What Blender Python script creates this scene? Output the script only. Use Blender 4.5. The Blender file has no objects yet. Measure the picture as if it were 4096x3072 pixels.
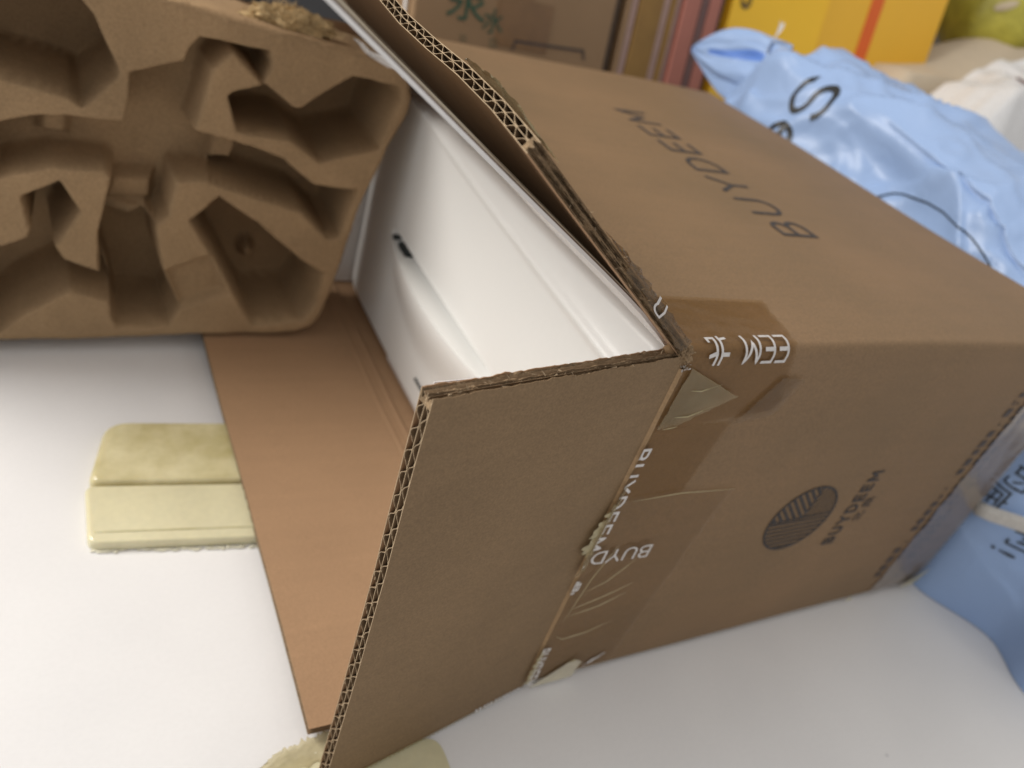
import bpy, bmesh, math, random
import numpy as np
from mathutils import Vector, Matrix, noise
from mathutils.bvhtree import BVHTree
from mathutils.geometry import tessellate_polygon
random.seed(7)
S = bpy.context.scene
COL = S.collection
# ---------------------------------------------------------------- camera
cd = bpy.data.cameras.new('camera'); cam = bpy.data.objects.new('camera', cd); COL.objects.link(cam)
RX, DN, FW = (Vector((0.865128, -0.4165749, 0.27931864)), Vector((-0.03771202, -0.60936156, -0.79199514)), Vector((0.50013134, 0.67464349, -0.54288563)))
cam.matrix_world = Matrix(((RX.x, -DN.x, -FW.x, -0.28540349), (RX.y, -DN.y, -FW.y, -0.24918802), (RX.z, -DN.z, -FW.z, 0.48300829), (0, 0, 0, 1)))
cd.sensor_width = 36; cd.sensor_fit = 'HORIZONTAL'; cd.lens = 27.686
cd.clip_start = 0.01; cd.clip_end = 50
cd.dof.use_dof = True; cd.dof.focus_distance = 0.375; cd.dof.aperture_fstop = 6.4
S.camera = cam
# ---------------------------------------------------------------- light
W = bpy.data.worlds.new('World'); S.world = W; W.use_nodes = True
W.node_tree.nodes['Background'].inputs[0].default_value = (1.0, 0.98, 0.955, 1)
W.node_tree.nodes['Background'].inputs[1].default_value = 0.515
S.view_settings.view_transform = 'Standard'; S.view_settings.look = 'None'
S.view_settings.exposure = 0.27; S.view_settings.gamma = 1
def area(name, loc, target, sx, sy, power, col):
    l = bpy.data.lights.new(name, 'AREA'); l.shape = 'RECTANGLE'; l.size = sx; l.size_y = sy; l.energy = power; l.color = col
    o = bpy.data.objects.new(name, l); COL.objects.link(o); o.location = loc
    o.rotation_euler = (Vector(target) - Vector(loc)).to_track_quat('-Z', 'Y').to_euler()
    return o
area('ceiling_lamp', (-1.45, 0.95, 1.40), (-0.05, 0.2, 0.12), 0.9, 0.8, 33, (1.0, 0.955, 0.90))
area('second_ceiling_lamp', (0.5, 0.2, 2.0), (0.3, 0.2, 0.2), 1.2, 0.6, 3, (1.0, 0.96, 0.91))

# ---------------------------------------------------------------- materials
def nt(name):
    m = bpy.data.materials.new(name); m.use_nodes = True
    t = m.node_tree; return m, t.nodes, t.links, t.nodes['Principled BSDF']
def ramp(N, L, src, a, b, p0=0.3, p1=0.7):
    r = N.new('ShaderNodeValToRGB'); r.color_ramp.elements[0].position = p0; r.color_ramp.elements[1].position = p1
    r.color_ramp.elements[0].color = (*a, 1); r.color_ramp.elements[1].color = (*b, 1); L.new(src, r.inputs[0]); return r.outputs[0]
def tex(N, L, scale, detail=4, rough=0.55, stretch=None, dist=0.0):
    c = N.new('ShaderNodeTexCoord'); n = N.new('ShaderNodeTexNoise')
    n.inputs['Scale'].default_value = scale; n.inputs['Detail'].default_value = detail; n.inputs['Roughness'].default_value = rough
    n.inputs['Distortion'].default_value = dist
    if stretch:
        mp = N.new('ShaderNodeMapping'); mp.inputs['Scale'].default_value = stretch
        L.new(c.outputs['Object'], mp.inputs[0]); L.new(mp.outputs[0], n.inputs['Vector'])
    else: L.new(c.outputs['Object'], n.inputs['Vector'])
    return n.outputs['Fac']
def mixc(N, L, a, b, fac, mode='MULTIPLY'):
    m = N.new('ShaderNodeMix'); m.data_type = 'RGBA'; m.blend_type = mode
    if isinstance(fac, (int, float)): m.inputs[0].default_value = fac
    else: L.new(fac, m.inputs[0])
    for k, v in ((6, a), (7, b)):
        if isinstance(v, tuple): m.inputs[k].default_value = (*v, 1)
        else: L.new(v, m.inputs[k])
    return m.outputs[2]
def mat(name, col, rough=0.6, var=0.12, scale=8, fine=400, finevar=0.1, bump=0.0, streak=None, streakvar=0.1, spec=0.5, coat=0.0, sss=0.0, warm=None, dent=0.0):
    m, N, L, P = nt(name)
    c = ramp(N, L, tex(N, L, scale), tuple(x * (1 - var) for x in col), tuple(min(1, x * (1 + var)) for x in (warm or col)))
    if finevar:
        f = tex(N, L, fine, 3)
        c = mixc(N, L, c, ramp(N, L, f, (1 - finevar,) * 3, (1 + finevar,) * 3), 1.0)
    if streak:
        s = tex(N, L, 1.0, 3, 0.6, streak)
        c = mixc(N, L, c, ramp(N, L, s, (1 - streakvar,) * 3, (1 + streakvar,) * 3, 0.35, 0.65), 1.0)
    L.new(c, P.inputs['Base Color'])
    P.inputs['Roughness'].default_value = rough; P.inputs['Specular IOR Level'].default_value = spec
    P.inputs['Coat Weight'].default_value = coat; P.inputs['Coat Roughness'].default_value = 0.15
    if sss:
        P.inputs['Subsurface Weight'].default_value = sss; P.inputs['Subsurface Radius'].default_value = (0.02, 0.015, 0.008); P.inputs['Subsurface Scale'].default_value = 0.3
    if bump:
        b = N.new('ShaderNodeBump'); b.inputs['Strength'].default_value = bump; b.inputs['Distance'].default_value = 0.001
        L.new(tex(N, L, fine * 0.6, 4), b.inputs['Height']); L.new(b.outputs[0], P.inputs['Normal'])
        if dent:
            b2 = N.new('ShaderNodeBump'); b2.inputs['Strength'].default_value = dent; b2.inputs['Distance'].default_value = 0.0025
            L.new(tex(N, L, 22, 5, 0.6, None, 0.4) if not streak else tex(N, L, 1.0, 5, 0.55, (14, 30, 30), 0.5), b2.inputs['Height']); L.new(b2.outputs[0], b.inputs['Normal'])
    return m
M = {}
M['kraft'] = mat('kraft_board', (0.206, 0.130, 0.065), 0.66, 0.09, 7, 700, 0.14, 0.14, (5, 110, 110), 0.022, 0.4, warm=(0.214, 0.130, 0.065), dent=0.35)
M['kraft_flap'] = mat('kraft_outer_liner', (0.205, 0.134, 0.072), 0.75, 0.08, 9, 800, 0.15, 0.14, (60, 60, 300), 0.03, 0.3)
M['kraft_in'] = mat('kraft_inner_liner', (0.37, 0.226, 0.126), 0.7, 0.05, 10, 650, 0.08, 0.12, (4, 120, 4), 0.018, 0.35)
M['flute'] = mat('flute_paper', (0.40, 0.30, 0.195), 0.8, 0.12, 120, 900, 0.12, 0.1, spec=0.2)
M['cutpaper'] = mat('cut_paper_edge', (0.42, 0.32, 0.21), 0.9, 0.15, 200, 900, 0.15, 0.1, spec=0.1)
M['fluteshade'] = mat('shaded_flute_paper', (0.20, 0.135, 0.08), 0.9, 0.15, 120, 900, 0.12, 0.1, spec=0.1)  # paper darkened so the flute tunnels carry their shade as colour
M['torn'] = mat('torn_board', (0.25, 0.175, 0.105), 0.9, 0.4, 160, 900, 0.3, 0.6, spec=0.1)
M['crease'] = mat('rubbed_crease', (0.33, 0.21, 0.105), 0.7, 0.15, 60, 700, 0.12, 0.1)
M['pulp'] = mat('moulded_pulp', (0.305, 0.206, 0.116), 0.94, 0.14, 14, 460, 0.12, 0.7, spec=0.12)
M['fibre'] = mat('torn_pulp_fibre', (0.50, 0.37, 0.2), 0.95, 0.25, 60, 500, 0.3, 0.5, spec=0.1)
M['table'] = mat('white_tabletop', (0.80, 0.79, 0.785), 0.30, 0.035, 5, 300, 0.012, 0.02, spec=0.4)
M['white'] = mat('white_plastic', (0.82, 0.82, 0.80), 0.36, 0.01, 5, 200, 0.006, 0.0, spec=0.45, coat=0.15)
M['card'] = mat('white_card', (0.72, 0.70, 0.69), 0.4, 0.03, 20, 400, 0.03, 0.05)
M['core_shade'] = mat('card_core_gap_shade', (0.12, 0.075, 0.055), 0.9, 0.2, 80, 500, 0.2)  # brown core of the flaps; on the box panels it paints the gap shade
M['cardback'] = mat('grey_card_liner', (0.34, 0.29, 0.21), 0.8, 0.1, 60, 400, 0.1)
M['dark'] = mat('dark_gap', (0.012, 0.017, 0.018), 0.7, 0.1, 20)
M['seam'] = mat('grey_seam', (0.10, 0.13, 0.13), 0.6, 0.1, 20)
M['ink'] = mat('printed_ink', (0.050, 0.043, 0.042), 0.7, 0.25, 150, 600, 0.2, spec=0.3)
M['inkblack'] = mat('black_print', (0.012, 0.013, 0.012), 0.4, 0.1, 50)
M['inkgreen'] = mat('green_print', (0.02, 0.07, 0.04), 0.7, 0.2, 50)
M['inkfaint'] = mat('faded_print', (0.06, 0.046, 0.042), 0.7, 0.3, 150, 600, 0.2)
M['tapewhite'] = mat('white_tape_print', (0.58, 0.555, 0.54), 0.4, 0.05, 60)
M['yellowed'] = mat('yellowed_plastic', (0.54, 0.46, 0.215), 0.14, 0.13, 26, 200, 0.03, 0.03, coat=0.3, sss=0.3, warm=(0.62, 0.56, 0.35))
M['cream'] = mat('cream_plastic', (0.68, 0.63, 0.42), 0.2, 0.06, 18, 200, 0.03, 0.02, coat=0.2, sss=0.2)
M['residue'] = mat('tape_residue', (0.72, 0.69, 0.55), 0.25, 0.15, 90, 300, 0.1, 0.3, coat=0.5)
M['blue'] = mat('blue_film', (0.315, 0.445, 0.705), 0.36, 0.05, 6, 200, 0.01, 0.0, spec=0.4, coat=0.0)
mb_, Nb, Lb, Pb_ = M['blue'], M['blue'].node_tree.nodes, M['blue'].node_tree.links, M['blue'].node_tree.nodes['Principled BSDF']
bb1 = Nb.new('ShaderNodeBump'); bb1.inputs['Strength'].default_value = 0.42; bb1.inputs['Distance'].default_value = 0.005
vr = Nb.new('ShaderNodeTexVoronoi'); vr.feature = 'DISTANCE_TO_EDGE'; vr.inputs['Scale'].default_value = 11; vr.inputs['Randomness'].default_value = 1.0
tcb = Nb.new('ShaderNodeTexCoord'); nb = Nb.new('ShaderNodeTexNoise'); nb.inputs['Scale'].default_value = 9; nb.inputs['Detail'].default_value = 3
mxv = Nb.new('ShaderNodeMix'); mxv.data_type = 'RGBA'; mxv.inputs[0].default_value = 0.25; Lb.new(tcb.outputs['Object'], mxv.inputs[6]); Lb.new(tcb.outputs['Object'], nb.inputs['Vector']); Lb.new(nb.outputs['Color'], mxv.inputs[7]); Lb.new(mxv.outputs[2], vr.inputs['Vector'])
Lb.new(vr.outputs['Distance'], bb1.inputs['Height']); Lb.new(bb1.outputs[0], Pb_.inputs['Normal'])
M['blueedge'] = mat('deep_blue_film', (0.13, 0.26, 0.68), 0.35, 0.08, 12)
M['film'] = mat('white_film', (0.70, 0.69, 0.68), 0.35, 0.04, 8)
M['cord'] = mat('white_cord', (0.74, 0.72, 0.68), 0.6, 0.05, 60)
M['brownbox'] = mat('brown_box_board', (0.265, 0.165, 0.085), 0.75, 0.08, 5, 500, 0.05)
M['browntape'] = mat('brown_tape', (0.185, 0.098, 0.036), 0.35, 0.15, 18)
M['darkbrown'] = mat('dark_brown_side', (0.11, 0.078, 0.055), 0.8, 0.1, 10)
M['ochre'] = mat('ochre_cover', (0.27, 0.15, 0.038), 0.7, 0.15, 20)
M['mauve'] = mat('mauve_page_edge', (0.42, 0.28, 0.24), 0.7, 0.06, 40)
M['pink'] = mat('dusty_pink_cover', (0.42, 0.155, 0.115), 0.6, 0.06, 20)
M['plum'] = mat('plum_cover', (0.15, 0.08, 0.075), 0.6, 0.1, 20)
M['yellow'] = mat('yellow_carton', (0.95, 0.56, 0.022), 0.5, 0.03, 6, 300, 0.03)
M['yellow2'] = mat('yellow_carton_panel', (0.88, 0.49, 0.03), 0.5, 0.03, 6, 300, 0.03)
M['orange'] = mat('orange_stripe', (0.80, 0.13, 0.010), 0.5, 0.05, 10)
M['fruit'] = mat('yellow_green_skin', (0.40, 0.36, 0.045), 0.5, 0.25, 14, 160, 0.12, 0.4, warm=(0.48, 0.44, 0.07))
M['scar'] = mat('pale_scar', (0.50, 0.42, 0.30), 0.8, 0.1, 60)
M['linen'] = mat('cream_cloth', (0.56, 0.47, 0.35), 0.85, 0.08, 8, 500, 0.08, 0.2)
M['slate'] = mat('slate_plastic', (0.055, 0.058, 0.065), 0.6, 0.1, 10)
M['taupe'] = mat('taupe_wall', (0.10, 0.078, 0.062), 0.8, 0.1, 4)
def tape_mat(name, tint, body, fac, rough=0.18, bump=0.25, gloss=0.30):
    m, N, L, P = nt(name)
    P.inputs['Base Color'].default_value = (*body, 1); P.inputs['Roughness'].default_value = rough
    tr = N.new('ShaderNodeBsdfTransparent'); tr.inputs[0].default_value = (*tint, 1)
    mx = N.new('ShaderNodeMixShader'); L.new(tr.outputs[0], mx.inputs[1]); L.new(P.outputs[0], mx.inputs[2])
    f = ramp(N, L, tex(N, L, 60, 3), (fac * 0.75,) * 3, (min(1, fac * 1.25),) * 3)
    L.new(f, mx.inputs[0])
    b = N.new('ShaderNodeBump'); b.inputs['Strength'].default_value = bump; b.inputs['Distance'].default_value = 0.002
    L.new(tex(N, L, 45, 3, 0.5, None, 0.6), b.inputs['Height']); L.new(b.outputs[0], P.inputs['Normal'])
    gl = N.new('ShaderNodeBsdfGlossy'); gl.inputs['Roughness'].default_value = rough; gl.inputs[0].default_value = (1, 1, 1, 1); L.new(b.outputs[0], gl.inputs['Normal'])
    fr_n = N.new('ShaderNodeFresnel'); fr_n.inputs['IOR'].default_value = 1.5; L.new(b.outputs[0], fr_n.inputs['Normal'])
    ml = N.new('ShaderNodeMath'); ml.operation = 'MULTIPLY'; ml.inputs[1].default_value = gloss; L.new(fr_n.outputs[0], ml.inputs[0])
    mg = N.new('ShaderNodeMixShader'); L.new(ml.outputs[0], mg.inputs[0]); L.new(mx.outputs[0], mg.inputs[1]); L.new(gl.outputs[0], mg.inputs[2])
    P.inputs['Specular IOR Level'].default_value = 0.0
    L.new(mg.outputs[0], N['Material Output'].inputs[0]); return m
M['tape'] = tape_mat('clear_tape', (0.93, 0.855, 0.72), (0.24, 0.15, 0.07), 0.06, 0.16, 0.2)
M['tapefaint'] = tape_mat('faint_tape', (0.97, 0.94, 0.88), (0.25, 0.17, 0.09), 0.03, 0.2, 0.2)
M['tapepale'] = tape_mat('peeled_tape', (0.90, 0.84, 0.72), (0.32, 0.26, 0.16), 0.42, 0.2)
M['tapegrey'] = tape_mat('glossy_tape', (0.88, 0.86, 0.85), (0.27, 0.225, 0.19), 0.40, 0.22, 0.2, 0.24)
M['tapeolive'] = tape_mat('curled_tape', (0.8, 0.75, 0.6), (0.36, 0.31, 0.20), 0.6, 0.16, 0.8)
M['tapedull'] = tape_mat('dull_tape', (0.90, 0.84, 0.74), (0.24, 0.18, 0.12), 0.22, 0.14, 0.4)
M['tapecream'] = tape_mat('folded_tape', (0.9, 0.86, 0.7), (0.60, 0.53, 0.34), 0.62, 0.3)

# ---------------------------------------------------------------- builders
class MB:
    def __init__(s): s.v = []; s.f = []
    def add(s, vs, fs):
        o = len(s.v); s.v += [tuple(x) for x in vs]; s.f += [tuple(i + o for i in f) for f in fs]; return s
    def grid(s, fn, nu, nv, flip=False, closeu=False):
        vs = [fn(i / (nu if not closeu else nu), j / nv) for i in range(nu + (0 if closeu else 1)) for j in range(nv + 1)]
        n = nv + 1; K = nu + (0 if closeu else 1); fs = []
        for i in range(nu):
            for j in range(nv):
                a = i * n + j; b = ((i + 1) % K) * n + j
                q = (a, b, b + 1, a + 1); fs.append(q[::-1] if flip else q)
        return s.add(vs, fs)
    def slab(s, fn, nu, nv):      # fn(a,b,side) side 0/1, closed thin slab
        n = nv + 1; m = (nu + 1) * n
        vs = [fn(i / nu, j / nv, k) for k in (0, 1) for i in range(nu + 1) for j in range(nv + 1)]
        fs = []
        for i in range(nu):
            for j in range(nv):
                a = i * n + j
                fs.append((a, a + n, a + n + 1, a + 1)); fs.append((m + a, m + a + 1, m + a + n + 1, m + a + n))
        for i in range(nu):
            for j in (0, nv):
                a = i * n + j; q = (a, a + n, m + a + n, m + a); fs.append(q if j else q[::-1])
        for j in range(nv):
            for i in (0, nu):
                a = i * n + j; q = (a, a + 1, m + a + 1, m + a); fs.append(q[::-1] if i else q)
        s.cut = [len(s.f) + 2 * nu * nv + 2 * nu + 2 * j + 1 for j in range(nv)]
        return s.add(vs, fs)
    def box(s, x0, x1, y0, y1, z0, z1):
        v = [(x, y, z) for x in (x0, x1) for y in (y0, y1) for z in (z0, z1)]
        return s.add(v, [(0, 1, 3, 2), (4, 6, 7, 5), (0, 4, 5, 1), (2, 3, 7, 6), (0, 2, 6, 4), (1, 5, 7, 3)])
    def tube(s, pts, r, n=10, rf=None):
        pts = [Vector(p) for p in pts]; vs = []
        for i, p in enumerate(pts):
            d = (pts[min(i + 1, len(pts) - 1)] - pts[max(i - 1, 0)]).normalized()
            a = d.orthogonal().normalized() if i == 0 else (pa - d * pa.dot(d)).normalized(); pa = a
            b = d.cross(a); rr = r * (rf(i / (len(pts) - 1)) if rf else 1)
            vs += [p + (a * math.cos(2 * math.pi * k / n) + b * math.sin(2 * math.pi * k / n)) * rr for k in range(n)]
        fs = [(i * n + k, i * n + (k + 1) % n, (i + 1) * n + (k + 1) % n, (i + 1) * n + k) for i in range(len(pts) - 1) for k in range(n)]
        fs += [tuple(range(n))[::-1], tuple((len(pts) - 1) * n + k for k in range(n))]
        return s.add(vs, fs)
    def build(s, name, m, parent=None, smooth=False, bevel=0, angle=None, cut=None):
        me = bpy.data.meshes.new(name); me.from_pydata(s.v, [], s.f); me.update()
        bm = bmesh.new(); bm.from_mesh(me)
        bmesh.ops.recalc_face_normals(bm, faces=bm.faces)
        bm.to_mesh(me); bm.free()
        me.materials.append(M[m] if isinstance(m, str) else m)
        if cut:
            me.materials.append(M[cut])
            for i in s.cut: me.polygons[i].material_index = 1
        if smooth:
            for p in me.polygons: p.use_smooth = True
        o = bpy.data.objects.new(name, me); COL.objects.link(o)
        if parent: o.parent = parent
        if bevel:
            b = o.modifiers.new('bevel', 'BEVEL'); b.width = bevel; b.segments = 3; b.limit_method = 'ANGLE'; b.angle_limit = math.radians(35)
        if angle and smooth: me.set_sharp_from_angle(angle=math.radians(angle))
        return o
def empty(name, loc=(0, 0, 0), rx=0):
    o = bpy.data.objects.new(name, None); COL.objects.link(o); o.location = loc; o.rotation_euler = (rx, 0, 0); o.empty_display_size = 0.05; return o
def tag(o, label, cat, group=None):
    o['label'] = label; o['category'] = cat
    if group: o['group'] = group
    return o
def struct(o): o['kind'] = 'structure'; return o
def nz(x, y=0.0, z=0.0): return noise.noise((x, y, z))

# stroke lettering: unit-height glyphs as polylines, baseline 0
def arc(cx, cy, rx, ry, a0, a1, n=10): return [(cx + rx * math.cos(math.radians(a0 + (a1 - a0) * i / n)), cy + ry * math.sin(math.radians(a0 + (a1 - a0) * i / n))) for i in range(n + 1)]
GL = {
 'B': (0.62, [[(0.0, 0), (0, 1)], [(0, 1), (0.32, 1)] + arc(0.32, 0.76, 0.24, 0.24, 90, -90) + [(0, 0.52)], [(0.3, 0.52)] + arc(0.34, 0.26, 0.28, 0.26, 90, -90) + [(0, 0)]]),
 'U': (0.70, [[(0, 1), (0, 0.35)] + arc(0.35, 0.35, 0.35, 0.35, 180, 360) + [(0.7, 0.35), (0.7, 1)]]),
 'Y': (0.72, [[(0, 1), (0.36, 0.48), (0.72, 1)], [(0.36, 0.48), (0.36, 0)]]),
 'D': (0.72, [[(0, 0), (0, 1), (0.25, 1)] + arc(0.25, 0.5, 0.47, 0.5, 90, -90, 14) + [(0, 0)]]),
 'E': (0.56, [[(0.56, 1), (0, 1), (0, 0), (0.56, 0)], [(0, 0.52), (0.5, 0.52)]]),
 'M': (0.86, [[(0, 0), (0.04, 1), (0.43, 0.3), (0.82, 1), (0.86, 0)]]),
 'S': (0.60, [arc(0.30, 0.745, 0.27, 0.255, 25, 270, 14) + arc(0.30, 0.25, 0.30, 0.25, 90, -155, 14)]),
 'e': (0.66, [[(0.02, 0.36), (0.64, 0.36)] + arc(0.33, 0.34, 0.32, 0.34, 5, 320, 18)]),
 '.': (0.1, [[(0, 0), (0.0, 0.12)]]),
 ' ': (0.4, []),
 'N': (1.0, [[(0.36, 1), (0.36, 0)], [(0.36, 0.64), (0.0, 0.64)], [(0.36, 0.14), (0.0, 0.08)], [(0.64, 1), (0.64, 0.06), (1.0, 0.06), (1.0, 0.2)], [(0.64, 0.60), (1.0, 0.68)]]),   # the character for north
 'T': (0.95, [[(0.25, 1), (0.25, 0.55), (0.7, 0.55), (0.7, 1), (0.25, 1)], [(0.25, 0.78), (0.7, 0.78)], [(0.1, 0.75), (0.1, 0.3), (0.38, 0.3)], [(0.9, 0.75), (0.9, 0.3), (0.6, 0.3)], [(0.38, 0.5), (0.38, 0)], [(0.6, 0.5), (0.6, 0)], [(0.12, 0.12), (0.38, 0.16)], [(0.6, 0.16), (0.88, 0.12)]]),  # the tripod character
}
def strokes(text, gap=0.42):
    x = 0; out = []
    for ch in text:
        w, pl = GL[ch]
        for l in pl: out.append([(a + x, b) for a, b in l])
        x += w + gap
    return out, x - gap
def ribbon(mb, pl, w, mapf, step=0.06, clip=None):
    pts = []
    for a, b in zip(pl, pl[1:]):
        d = math.dist(a, b); n = max(1, int(d / step))
        pts += [(a[0] + (b[0] - a[0]) * i / n, a[1] + (b[1] - a[1]) * i / n) for i in range(n)]
    pts.append(pl[-1])
    # extend ends
    def ext(p, q): d = math.dist(p, q) or 1; return (p[0] + (p[0] - q[0]) / d * w * 0.5, p[1] + (p[1] - q[1]) / d * w * 0.5)
    pts[0] = ext(pts[0], pts[1]); pts[-1] = ext(pts[-1], pts[-2])
    vs = []
    for i, p in enumerate(pts):
        q0 = pts[max(i - 1, 0)]; q1 = pts[min(i + 1, len(pts) - 1)]
        t0 = Vector((p[0] - q0[0], p[1] - q0[1])); t1 = Vector((q1[0] - p[0], q1[1] - p[1]))
        if t0.length < 1e-9: t0 = t1
        if t1.length < 1e-9: t1 = t0
        t0.normalize(); t1.normalize(); t = (t0 + t1); t = t.normalized() if t.length > 1e-6 else t1
        n = Vector((-t.y, t.x)); k = min(1.6, 1 / max(0.4, abs(n.dot(Vector((-t0.y, t0.x))))))
        for sgn in (1, -1):
            a, b = p[0] + n.x * sgn * w / 2 * k, p[1] + n.y * sgn * w / 2 * k
            if clip: b = min(max(b, clip[0]), clip[1])
            vs.append(mapf(a, b))
    fs = []
    for i in range(len(pts) - 1):
        if clip and (min(pts[i][1], pts[i + 1][1]) > clip[1] or max(pts[i][1], pts[i + 1][1]) < clip[0]): continue
        fs.append((2 * i, 2 * i + 1, 2 * i + 3, 2 * i + 2))
    mb.add(vs, fs)
def cjk(text, size, mapf, name, m, parent, seg=0.004):
    cu = bpy.data.curves.new('lettering', 'FONT'); cu.body = text; cu.size = size; cu.align_x = 'CENTER'; cu.align_y = 'CENTER'; cu.resolution_u = 3
    o = bpy.data.objects.new('lettering', cu); COL.objects.link(o); bpy.context.view_layer.update()
    me = bpy.data.meshes.new_from_object(o.evaluated_get(bpy.context.evaluated_depsgraph_get()))
    bpy.data.objects.remove(o)
    bm = bmesh.new(); bm.from_mesh(me); bmesh.ops.triangulate(bm, faces=bm.faces)
    for _ in range(2):
        es = [e for e in bm.edges if e.calc_length() > seg]
        if es: bmesh.ops.subdivide_edges(bm, edges=es, cuts=1); bmesh.ops.triangulate(bm, faces=bm.faces)
    for v in bm.verts: v.co = Vector(mapf(v.co.x, v.co.y))
    me.name = name; bm.to_mesh(me); bm.free(); me.materials.clear(); me.materials.append(M[m])
    r = bpy.data.objects.new(name, me); COL.objects.link(r); r.parent = parent; return r

# ---------------------------------------------------------------- setting
tb = MB()
tb.add([(-1.6, -1.1, -0.03), (2.2, -1.1, -0.03), (2.2, 1.3, -0.03), (-1.6, 1.3, -0.03), (-1.6, -1.1, 0), (2.2, -1.1, 0), (2.2, 1.3, 0), (-1.6, 1.3, 0)], [(3, 2, 1, 0), (4, 5, 6, 7), (0, 1, 5, 4), (1, 2, 6, 5), (2, 3, 7, 6), (3, 0, 4, 7)])
tm = M['table']; N_t, L_t = tm.node_tree.nodes, tm.node_tree.links; P_t = N_t['Principled BSDF']
vo = N_t.new('ShaderNodeTexVoronoi'); vo.inputs['Scale'].default_value = 16; tc_ = N_t.new('ShaderNodeTexCoord'); L_t.new(tc_.outputs['Object'], vo.inputs['Vector'])
sp = ramp(N_t, L_t, vo.outputs['Distance'], (0.72, 0.72, 0.73), (1, 1, 1), 0.012, 0.03)
sm = ramp(N_t, L_t, tex(N_t, L_t, 5, 3, 0.5), (0.985, 0.985, 0.99), (1, 1, 1), 0.30, 0.6)
old = P_t.inputs['Base Color'].links[0].from_socket
L_t.new(mixc(N_t, L_t, mixc(N_t, L_t, old, sp, 1.0), sm, 1.0), P_t.inputs['Base Color'])
struct(tb.build('tabletop', 'table'))
struct(MB().box(-1.6, 2.6, 1.32, 1.36, -0.03, 1.2).build('wall', 'taupe'))

# ---------------------------------------------------------------- carton
H, LX, DY = 0.30, 0.45986, 0.56587
carton = tag(empty('shipping_carton', (0, 0, 0)), 'large brown shipping carton lying on its side with open flaps and white product inside', 'cardboard box')
def warp(p):
    x, y, z = p
    k = 5.0
    return (x + 0.0016 * nz(x * k + 3, y * k, z * k), y + 0.0020 * nz(x * k, y * k + 7, z * k), z + 0.0020 * nz(x * k, y * k, z * k + 11))
T = 0.0062
def body_profile(r, inset, n=6):
    pts = []
    y0, y1, z0, z1 = inset, DY - inset, inset, H - inset; rr = max(0.001, r - inset)
    for (cy, cz, a0) in ((y1 - rr, z1 - rr, 0), (y0 + rr, z1 - rr, 90), (y0 + rr, z0 + rr, 180), (y1 - rr, z0 + rr, 270)):
        pts += [(cy + rr * math.cos(math.radians(a0 + 90 * i / n)), cz + rr * math.sin(math.radians(a0 + 90 * i / n))) for i in range(n + 1)]
    out = []
    for a, b in zip(pts, pts[1:] + pts[:1]):
        m = max(1, int(math.dist(a, b) / 0.03)); out += [(a[0] + (b[0] - a[0]) * i / m, a[1] + (b[1] - a[1]) * i / m) for i in range(m)]
    return out
RC = 0.006
def ring_shell(xs):
    rings = []
    for x, ins in xs: rings.append([warp((x, y, z)) for y, z in body_profile(RC + 0.0, ins)])
    return rings
po = body_profile(RC, 0.0); pi_ = body_profile(RC, T)
nI = len(body_profile(RC, T))
mb = MB()
nx = 22
outer = [[warp((LX * i / nx, y, z)) for y, z in po] for i in range(nx + 1)]
outer.append([warp((LX + 0.002, 0.0 + (y - DY / 2) * 0.985 + DY / 2, (z - H / 2) * 0.975 + H / 2)) for y, z in po])
n = len(po); vs = [p for r in outer for p in r]
fs = [(i * n + k, i * n + (k + 1) % n, (i + 1) * n + (k + 1) % n, (i + 1) * n + k) for i in range(len(outer) - 1) for k in range(n)]
fs.append(tuple((len(outer) - 1) * n + k for k in range(n)))
mb.add(vs, fs)
o = mb.build('box_wall', 'kraft', carton, smooth=True, angle=35)
mb = MB()
inner = [[warp((0.0005 + (LX - T) * i / 8, y, z)) for y, z in pi_] for i in range(9)]
n = nI; vs = [p for r in inner for p in r]
fs = [(i * n + k, i * n + (k + 1) % n, (i + 1) * n + (k + 1) % n, (i + 1) * n + k) for i in range(8) for k in range(n)]
fs.append(tuple(8 * n + k for k in range(n)))
mb.add(vs, fs); mb.build('box_lining', 'kraft_in', carton, smooth=True, angle=35)
# folded rim of the opening between wall and lining
mb = MB()
ro = body_profile(RC, 0.0006); ri = body_profile(RC, T - 0.0006)
N_ = 200
def samp(P, t):
    k = t * len(P); i = int(k) % len(P); f = k - int(k); a, b = P[i], P[(i + 1) % len(P)]; return (a[0] + (b[0] - a[0]) * f, a[1] + (b[1] - a[1]) * f)
def perim(P):
    d = [0]
    for a, b in zip(P, P[1:] + P[:1]): d.append(d[-1] + math.dist(a, b))
    return [x / d[-1] for x in d]
def at_len(P, D, t):
    import bisect
    i = min(max(0, bisect.bisect_right(D, t) - 1), len(P) - 1); a, b = P[i], P[(i + 1) % len(P)]; f = (t - D[i]) / max(1e-9, D[i + 1] - D[i])
    return (a[0] + (b[0] - a[0]) * f, a[1] + (b[1] - a[1]) * f)
dO, dI = perim(ro), perim(ri)
def rimf(u, v):
    a, b = at_len(ro, dO, u % 1.0), at_len(ri, dI, u % 1.0)
    y, z = a[0] + (b[0] - a[0]) * v, a[1] + (b[1] - a[1]) * v
    return warp((0.0004 - 0.0022 * math.sin(math.pi * v) + 0.0012 * nz(y * 220, z * 220, v * 3), y, z))
mb.grid(rimf, 420, 4, closeu=True).build('opening_rim', 'torn', carton)

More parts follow.
